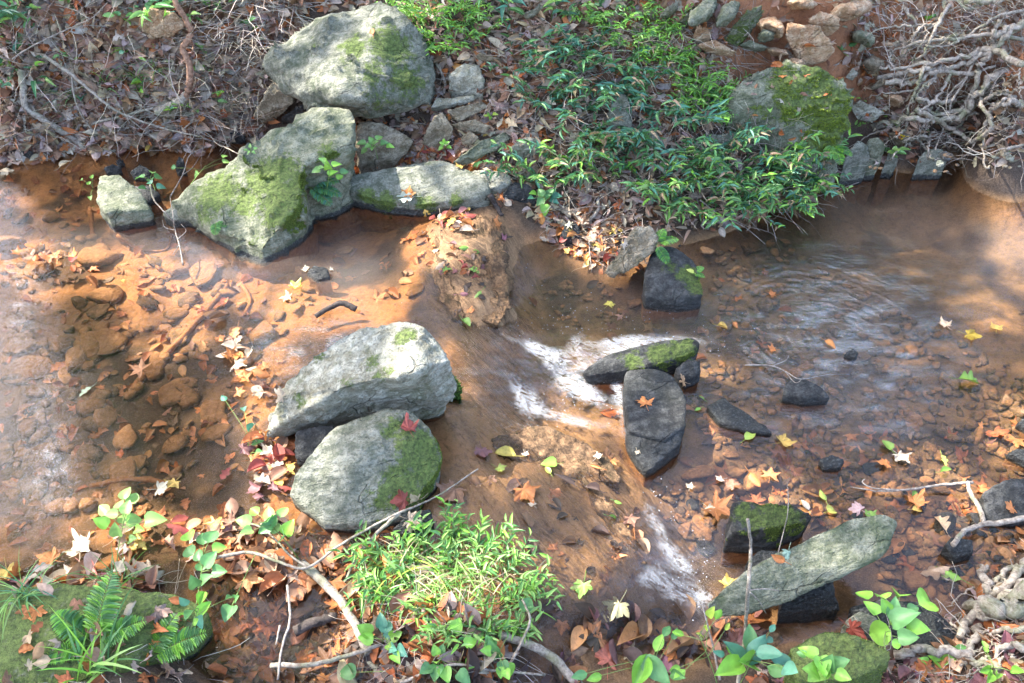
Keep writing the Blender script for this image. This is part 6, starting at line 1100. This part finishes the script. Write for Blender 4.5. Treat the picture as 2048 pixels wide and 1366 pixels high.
sprig('single toothed leaf on a long curved stalk over the backwater', (520, 1085), cv([(1330, 970, .06), (1380, 862, .035)], 0, 900), lift=.12, cols=('mid',))
sprig('green sprig spreading on a pale twig left of the rounded boulder foot', (600, 1120), cv([(1480, 350, .045), (1570, 352, .05), (1665, 350, .05), (1410, 415, .055), (1560, 420, .06), (1600, 440, .05), (1700, 440, .06), (1430, 485, .045), (1540, 470, .05), (1660, 500, .065), (1600, 400, .045)], 0, 900), lift=.10, cols=('mid', 'bright', 'light'))
sprig('leaves floating up beside the leaf pile at the pale angular boulder', (500, 905), [(505, 852, .05), (500, 870, .045), (515, 883, .05), (520, 905, .05), (520, 925, .04), (487, 812, .0501), (445, 792, .05)], 'ovate', lift=.03, cols=('mid', 'bright', 'teal'))
sprig('leafy sprout low between the mossy boulder right flank and the flat slab', (650, 400), [(655, 330, .05), (675, 325, .05), (690, 340, .045), (668, 345, .05), (640, 335, .04), (645, 320, .04), (682, 355, .04), (630, 340, .04)], lift=.07, cols=('bright', 'mid', 'light'))
sprig('small plant with whorled leaves in front of the brown rock face', (755, 315), [(720, 285, .05), (735, 292, .045), (760, 272, .045), (770, 285, .045), (745, 300, .04), (725, 302, .04), (782, 292, .04), (752, 285, .04), (740, 278, .04)], lift=.08, cols=('bright', 'mid', 'light'))
sprig('tiny sprout between the brown upright stone and the green slab', (890, 300), [(882, 288, .03), (895, 285, .03), (900, 295, .03), (880, 298, .03), (888, 280, .025)], lift=.05, cols=('bright',))
sprig('small yellow-green seedling on the tilted stone slab', (985, 240), [(978, 228, .035), (992, 230, .035), (980, 238, .03), (970, 230, .03)], 'ovate', lift=.04, cols=('yel', 'bright'))
sprig('round-leaved creeping plant in front of the dark rounded stone', (1085, 405), [(1065, 388, .055), (1080, 382, .05), (1100, 382, .055), (1115, 388, .055), (1078, 405, .055), (1090, 422, .06), (1110, 400, .05), (1095, 392, .045), (1060, 397, .04)], lift=.07, cols=('mid', 'bright', 'teal'))
sprig('vine with oval leaves behind the pale block', (310, 385), [(276, 352, .055), (300, 358, .05), (320, 352, .055), (325, 372, .05), (283, 375, .05), (305, 343, .045), (296, 365, .045)], lift=.08, cols=('mid', 'light', 'teal'))
sprig('pale leaf pair on a shoot left of the long mossy boulder', (370, 380), [(392, 355, .06), (455, 322, .045), (452, 312, .04), (345, 335, .035)], lift=.10, cols=('light', 'mid'))
sprig('little sprout beside the pale block left side', (185, 375), [(160, 358, .03), (185, 352, .03), (178, 365, .03), (180, 395, .03)], lift=.04, cols=('light', 'bright'))
sprig('pale seedling growing on the crest of the long mossy boulder', (500, 300), [(500, 290, .02), (512, 296, .02), (496, 305, .02), (508, 305, .02), (490, 300, .02)], lift=.03, cols=('light',))
sprig('heart-leaved sprig with big leaves standing at the lower right', (1775, 1305), cv([(1090, 838, .062), (1205, 838, .062), (1325, 822, .075), (1500, 876, .10), (1290, 912, .055), (1150, 905, .055), (1350, 968, .085), (1440, 1042, .065), (1178, 1082, .09), (1385, 1102, .06), (1230, 900, .045), (1310, 1135, .035), (1320, 1000, .05), (1410, 925, .04)], 1350, 900, .341), lift=.16, cols=('bright', 'mid', 'bright'))
sprig('leafy branch with large leaves at the bottom, right of the cascade', (1470, 1380), cv([(440, 1085, .09), (490, 1165, .11), (330, 1165, .08), (385, 1255, .12), (285, 1315, .12), (640, 1225, .07), (680, 1285, .09), (575, 1040, .035), (520, 1110, .04), (560, 1110, .04), (320, 1165, .04), (250, 1190, .04), (600, 1290, .08), (560, 1180, .09)], 1350, 900, .341), 'ovate', lift=.22, cols=('mid', 'bright', 'teal'))
sprig('slim shoot with yellowish leaves left of the large-leaved branch', (1440, 1380), cv([(215, 945, .05), (255, 965, .045), (190, 1030, .04), (150, 1062, .045), (10, 1075, .04), (310, 1030, .03), (25, 1320, .05), (-10, 1290, .04)], 1350, 900, .341), 'ovate', lift=.18, cols=('yel', 'bright'))
sprig('round-leaved sprouts in front of the mossy rock at the bottom right', (1640, 1390), cv([(770, 1165, .055), (905, 1235, .06), (985, 1245, .055), (1000, 1328, .045), (870, 1285, .06), (790, 1290, .06), (820, 1320, .07), (900, 1290, .06), (735, 1190, .03)], 1350, 900, .341), lift=.10, cols=('bright', 'mid'))
sprig('small seedlings on the soil right of the mossy rock', (1880, 1340), cv([(1530, 1230, .05), (1610, 1225, .045), (1580, 1205, .04), (1450, 1232, .03), (1640, 1170, .045), (1690, 1160, .035), (1600, 1195, .04)], 1350, 900, .341), lift=.05, cols=('bright', 'mid'))
sprig('sprout at the lower right corner between roots and red leaf', (1975, 1366), cv([(1800, 1300, .05), (1840, 1340, .05), (1800, 1150, .04), (1820, 1165, .03), (1890, 1320, .04), (2030, 1310, .05)], 1350, 900, .341), 'ovate', lift=.06, cols=('bright',))
sprig('round-leaved seedlings at the left foot of the bottom centre mound', (760, 1290), cv([(130, 1045, .055), (140, 1090, .05), (240, 985, .045), (275, 1015, .05), (340, 1078, .045), (290, 1080, .035), (320, 1170, .04), (360, 1185, .045), (330, 1220, .04), (300, 1160, .035)], 680, 900), lift=.07, cols=('mid', 'bright', 'teal'))
sprig('seedlings on the earth in front of the bottom centre mound', (860, 1340), cv([(490, 1290, .045), (560, 1320, .055), (620, 1315, .05), (565, 1235, .04), (735, 1335, .05), (555, 1160, .035), (600, 1155, .03), (25, 1300, .06), (780, 1250, .04), (690, 1015, .05), (775, 1115, .045)], 680, 900), lift=.06, cols=('bright', 'mid'))
sprig('toothed small plant at the right foot of the bottom centre mound', (975, 1300), cv([(870, 1110, .045), (890, 1150, .05), (910, 1180, .04), (850, 1170, .04), (960, 1285, .045), (1000, 1300, .045), (1100, 885, .055), (940, 1310, .035), (980, 1320, .035)], 680, 900), lift=.09, cols=('mid', 'bright'))
sprig('two-leaved shoot over the right cascade at the bottom', (1330, 1366), cv([(1915, 1040, .05), (1965, 1070, .04), (1870, 1115, .065), (1865, 1290, .12), (1745, 1310, .11), (1990, 1318, .06), (1390, 1320, .055), (1480, 1330, .05)], 680, 900), 'ovate', lift=.17, cols=('bright', 'mid'))
sprig('narrow sprig hanging over the water left of the grass clump', (780, 1170), cv([(120, 745, .05), (150, 715, .05), (165, 750, .045), (205, 700, .045), (255, 710, .045), (260, 740, .04), (100, 780, .045), (190, 765, .04), (300, 690, .035), (225, 760, .03)], 680, 900), 'lance', lift=.06, cols=('mid', 'light'))
for (a, b, lab) in [(150, 118, 'small seedling high in the left bank litter'), (320, 140, 'seedling left of the twisting stem'), (280, 175, 'dark-leaved seedling in the middle of the left bank'), (430, 200, 'seedling by the roots right of the twisting stem'), (400, 220, 'narrow-leaved seedling at the foot of the twisting stem'), (170, 60, 'seedling in the upper left litter'), (510, 60, 'seedling near the largest boulder left shoulder'), (440, 130, 'seedling in the litter left of the largest boulder'), (60, 110, 'leafy seedling near the left edge'), (1720, 60, 'seedling by the upper right clay'), (1690, 110, 'pale seedling right of the big tan block'), (1560, 240, 'seedling on the mossy mound'), (1830, 60, 'seedling among the upper roots'), (1780, 310, 'seedling at the waterline under the roots'), (1600, 300, 'seedling at the foot of the mossy mound')]:
    plant(lab, 'plant', a, b, 2, .09, .6, 'ovate', .045, ('mid', 'bright', 'light'), .02, .3)

for q_ in samples([(0, 0), (520, 0), (500, 130), (440, 230), (20, 230)], 20):
    plant('small green seedling scattered in the dead leaves of the left bank', 'plant', q_[0], q_[1], 2, .10, .7, 'ovate' if rng.random() < .5 else 'lance', .045, ('mid', 'bright', 'light', 'teal'), .02, .35, group='seedlings of the left bank litter')
for q_ in samples([(1690, 150), (1850, 260), (2040, 300), (2040, 330), (1700, 330)], 8):
    plant('small green seedling scattered over the right bank below the roots', 'plant', q_[0], q_[1], 2, .07, .7, 'ovate', .03, ('mid', 'bright', 'light'), .018, .35, group='seedlings of the right bank')
# ---------------------------------------------------------------- the wood around the creek: it shades, dapples and is mirrored, and stands beyond the frame
DIA = blade(lambda t: .30 * math.sin(math.pi * t) + .01, 4, 1, .4, .15)
def crown_mesh(P_, size, cols):
    n = len(P_); a = rng.uniform(0, 6.28, n); nn = rng.normal(0, .45, (n, 3)) + [0, 0, 1]; nn /= np.linalg.norm(nn, axis=1)[:, None]
    yv = np.stack([np.cos(a), np.sin(a), a * 0], 1); yv -= nn * (yv * nn).sum(1)[:, None]; yv /= np.linalg.norm(yv, axis=1)[:, None]; xv = np.cross(yv, nn); V0, T0 = DIA; s = size * rng.uniform(.7, 1.3, n)
    V = P_[:, None] + s[:, None, None] * (V0[None, :, :1] * xv[:, None] + (V0[None, :, 1:2] - .5) * yv[:, None] + V0[None, :, 2:] * nn[:, None]); T = T0[None] + (np.arange(n) * len(V0))[:, None, None]
    c = np.array([GR[k_] for k_ in cols])[rng.integers(len(cols), size=n)] * rng.uniform(.7, 1.3, (n, 1)); return mk_mesh('crown', V.reshape(-1, 3), T.reshape(-1, 3), M['canopy'], np.repeat(c, len(V0), 0))
def tree(label, x, y, h, clouds, P_, size, cols):
    zb = float(ground(np.array([min(max(x, -13), 13)], float), np.array([min(y, 15.)], float))[0]); root_ = empty('tree', (x, y, zb), label=label, category='tree'); B = Batch()
    tr_ = catmull([(0, 0, -.3), (.1, .05, h * .3), (-.1, .15, h * .6), (.05, .1, h)], 5); B.add(*tube(tr_, np.linspace(.20, .05, len(tr_)), 12, .03))
    for (cx, cy, cz) in clouds:
        a = tr_[int(len(tr_) * rng.uniform(.4, .85))]; b = np.array([cx - x, cy - y, cz - zb]); B.add(*tube(catmull([a, a * .5 + b * .5 + [0, 0, .3], b], 5), np.linspace(.07, .012, 11), 6, .04))
    link('trunk', B.mesh('trunk', M['root']), root_); m = crown_mesh(P_ - np.array([x, y, zb]), size, cols); link('crown', m, root_)
BR = [(610, 105, 50, 22, 20), (560, 128, 35, 30, 0), (650, 150, 60, 26, 20), (700, 90, 50, 12, 10), (760, 75, 50, 10, 0), (700, 180, 50, 16, 20), (260, 105, 55, 22, 0), (240, 125, 40, 25, 0), (420, 130, 40, 15, 0), (620, 245, 60, 18, -10), (690, 235, 25, 14, 0), (500, 325, 60, 28, -30), (470, 385, 80, 36, -20), (540, 440, 60, 36, 0), (400, 410, 40, 20, 0),
      (760, 345, 75, 18, 0), (900, 365, 70, 22, 5), (850, 395, 80, 12, 0), (235, 400, 45, 50, 0), (60, 480, 90, 40, 0), (180, 500, 110, 30, 0), (330, 520, 110, 34, 0), (470, 545, 100, 34, 0), (620, 560, 60, 40, 0), (720, 560, 60, 50, 0), (800, 500, 40, 60, 30), (520, 600, 60, 30, 0), (850, 290, 30, 20, 0), (930, 150, 30, 20, 0), (900, 215, 50, 16, 0), (850, 320, 60, 12, 0),
      (750, 700, 130, 48, -15), (640, 760, 80, 50, -40), (860, 690, 40, 40, 0), (590, 820, 50, 40, 0), (650, 1000, 75, 60, 0), (700, 960, 50, 40, 0), (1130, 1130, 110, 60, 10), (1040, 1110, 60, 40, 0), (1220, 1080, 60, 50, 0), (1000, 890, 60, 30, 20), (960, 920, 40, 20, 0), (1150, 900, 120, 30, 10), (1270, 960, 120, 40, 10), (1000, 640, 70, 26, 30), (960, 760, 70, 40, 30),
      (230, 1050, 100, 50, 0), (380, 1060, 90, 50, 0), (540, 1060, 110, 70, 0), (540, 960, 60, 70, 0), (650, 1140, 110, 60, 20), (740, 1110, 60, 40, 0), (880, 1130, 130, 56, 0), (880, 1190, 100, 50, 0), (120, 1120, 80, 26, 0), (560, 1220, 80, 40, 0), (1150, 715, 130, 50, 0), (1090, 800, 90, 60, 0), (1200, 800, 60, 40, 0), (1350, 690, 80, 18, 0), (1180, 480, 70, 50, 0), (1280, 490, 40, 40, 20), (1340, 1110, 60, 80, -30), (1430, 1180, 60, 30, 0),
      (1480, 960, 110, 28, 0), (1540, 990, 60, 20, 0), (2010, 250, 50, 24, 0), (1880, 210, 50, 18, 0), (1750, 225, 30, 20, 0), (2020, 470, 60, 60, 20), (1960, 575, 80, 22, 10), (2010, 850, 60, 60, 0), (1990, 1000, 50, 20, 0), (1360, 110, 70, 36, 30), (1420, 190, 50, 36, 30), (870, 45, 90, 30, 0), (1600, 145, 60, 16, 20), (1650, 190, 40, 26, 0), (1620, 90, 50, 30, 0), (1430, 95, 40, 14, 0), (1680, 300, 30, 40, 0), (1300, 340, 100, 30, 0), (1450, 350, 80, 24, 0), (1120, 160, 50, 16, 0), (1080, 300, 40, 20, 0), (1180, 400, 60, 20, 0), (480, 720, 40, 70, 0), (470, 820, 50, 40, 0), (300, 620, 60, 12, 0), (120, 1000, 50, 60, 0), (1560, 1180, 20, 14, 0), (1750, 1240, 60, 14, 0), (920, 480, 30, 30, 0), (900, 440, 50, 20, 0), (430, 50, 30, 20, 0), (110, 60, 40, 14, 0), (30, 200, 30, 12, 0), (300, 240, 40, 10, 0), (1660, 440, 60, 12, 0), (1740, 380, 40, 10, 10), (1380, 840, 40, 20, 0), (1830, 900, 60, 18, 0)]
N0 = 15000; lx = rng.uniform(-3.6, 3.6, N0); ly = rng.uniform(.2, 5.2, N0); lz = np.maximum(wz(lx, ly), TER(np.stack([lx, ly], 1))) + .03
qq = proj(np.stack([lx, ly, lz], 1)); bri = np.zeros(N0)
for (a, b, rx, ry, an) in BR:
    c, s = math.cos(R(an)), math.sin(R(an)); dx, dy = qq[:, 0] - a, qq[:, 1] - b; rx = rx + 24; ry = ry + 20
    bri = np.maximum(bri, 1 - sstep(.75, 1.35, np.hypot((dx * c + dy * s) / rx, (-dx * s + dy * c) / ry)))
keep = rng.random(N0) > bri * .985; keep &= ~((rng.random(N0) < .28))  # unseen crowns shaped for the dapple: leaves left out on rays to bright spots
hgt = rng.uniform(5.2, 8.2, N0); LP = np.stack([lx, ly, lz], 1) + sun_dir * (hgt / sun_dir[2])[:, None]; LP = LP[keep]
half = LP[:, 0] < -6.0
tree('leaning tree upstream whose crown dapples the left of the creek', -9.5, 6.5, 8, [(-7, 4, 6.5), (-8, 6, 7), (-8, 3.5, 6)], LP[half], .17, ['mid', 'bright', 'yel'])
tree('tree behind the bank whose crown dapples the middle of the creek', -5.0, 8.6, 8, [(-4, 6, 6.5), (-4, 4, 6.5), (-5, 6.5, 7), (-5, 3.5, 6)], LP[~half], .17, ['mid', 'bright', 'yel'])
for (x, y, zc, rx, ry, rz, n, lab) in [(-6.4, 11.0, 6.4, 1.7, 1.3, 3.2, 2600, 'tall loose tree in the wood beyond the left bank'), (-2.4, 11.6, 6.6, 1.6, 1.3, 3.0, 3400, 'tall tree in the wood beyond the largest boulder'), (1.4, 11.2, 6.4, 1.6, 1.3, 2.8, 3400, 'dense tree behind the middle of the far bank'), (5.0, 10.2, 6.0, 1.6, 1.3, 2.6, 3400, 'tree behind the mossy mound and the clay bank'),
          (8.6, 8.6, 6.2, 1.6, 1.6, 3.0, 3200, 'tree behind the right end of the far bank'), (-10.5, 1.5, 4.5, 2.0, 2.0, 2.0, 2200, 'tree upstream at the left'), (-5.6, 9.9, 9.6, 1.7, 1.1, 2.2, 2800, 'high-crowned tree leaning over the left bank')]:
    cl = rng.normal(0, .55, (16, 3)) * [rx, ry, rz] + [x, y, zc]; cl[:, 2] = np.clip(cl[:, 2], 2.6, None); kk_ = cl[rng.integers(16, size=n)] + rng.normal(0, .42, (n, 3)) * [1, 1, .8]
    tree(lab, x, y, zc + 1, [tuple(c_) for c_ in cl[:9]], kk_, .22, ['mid', 'deep', 'bright'])
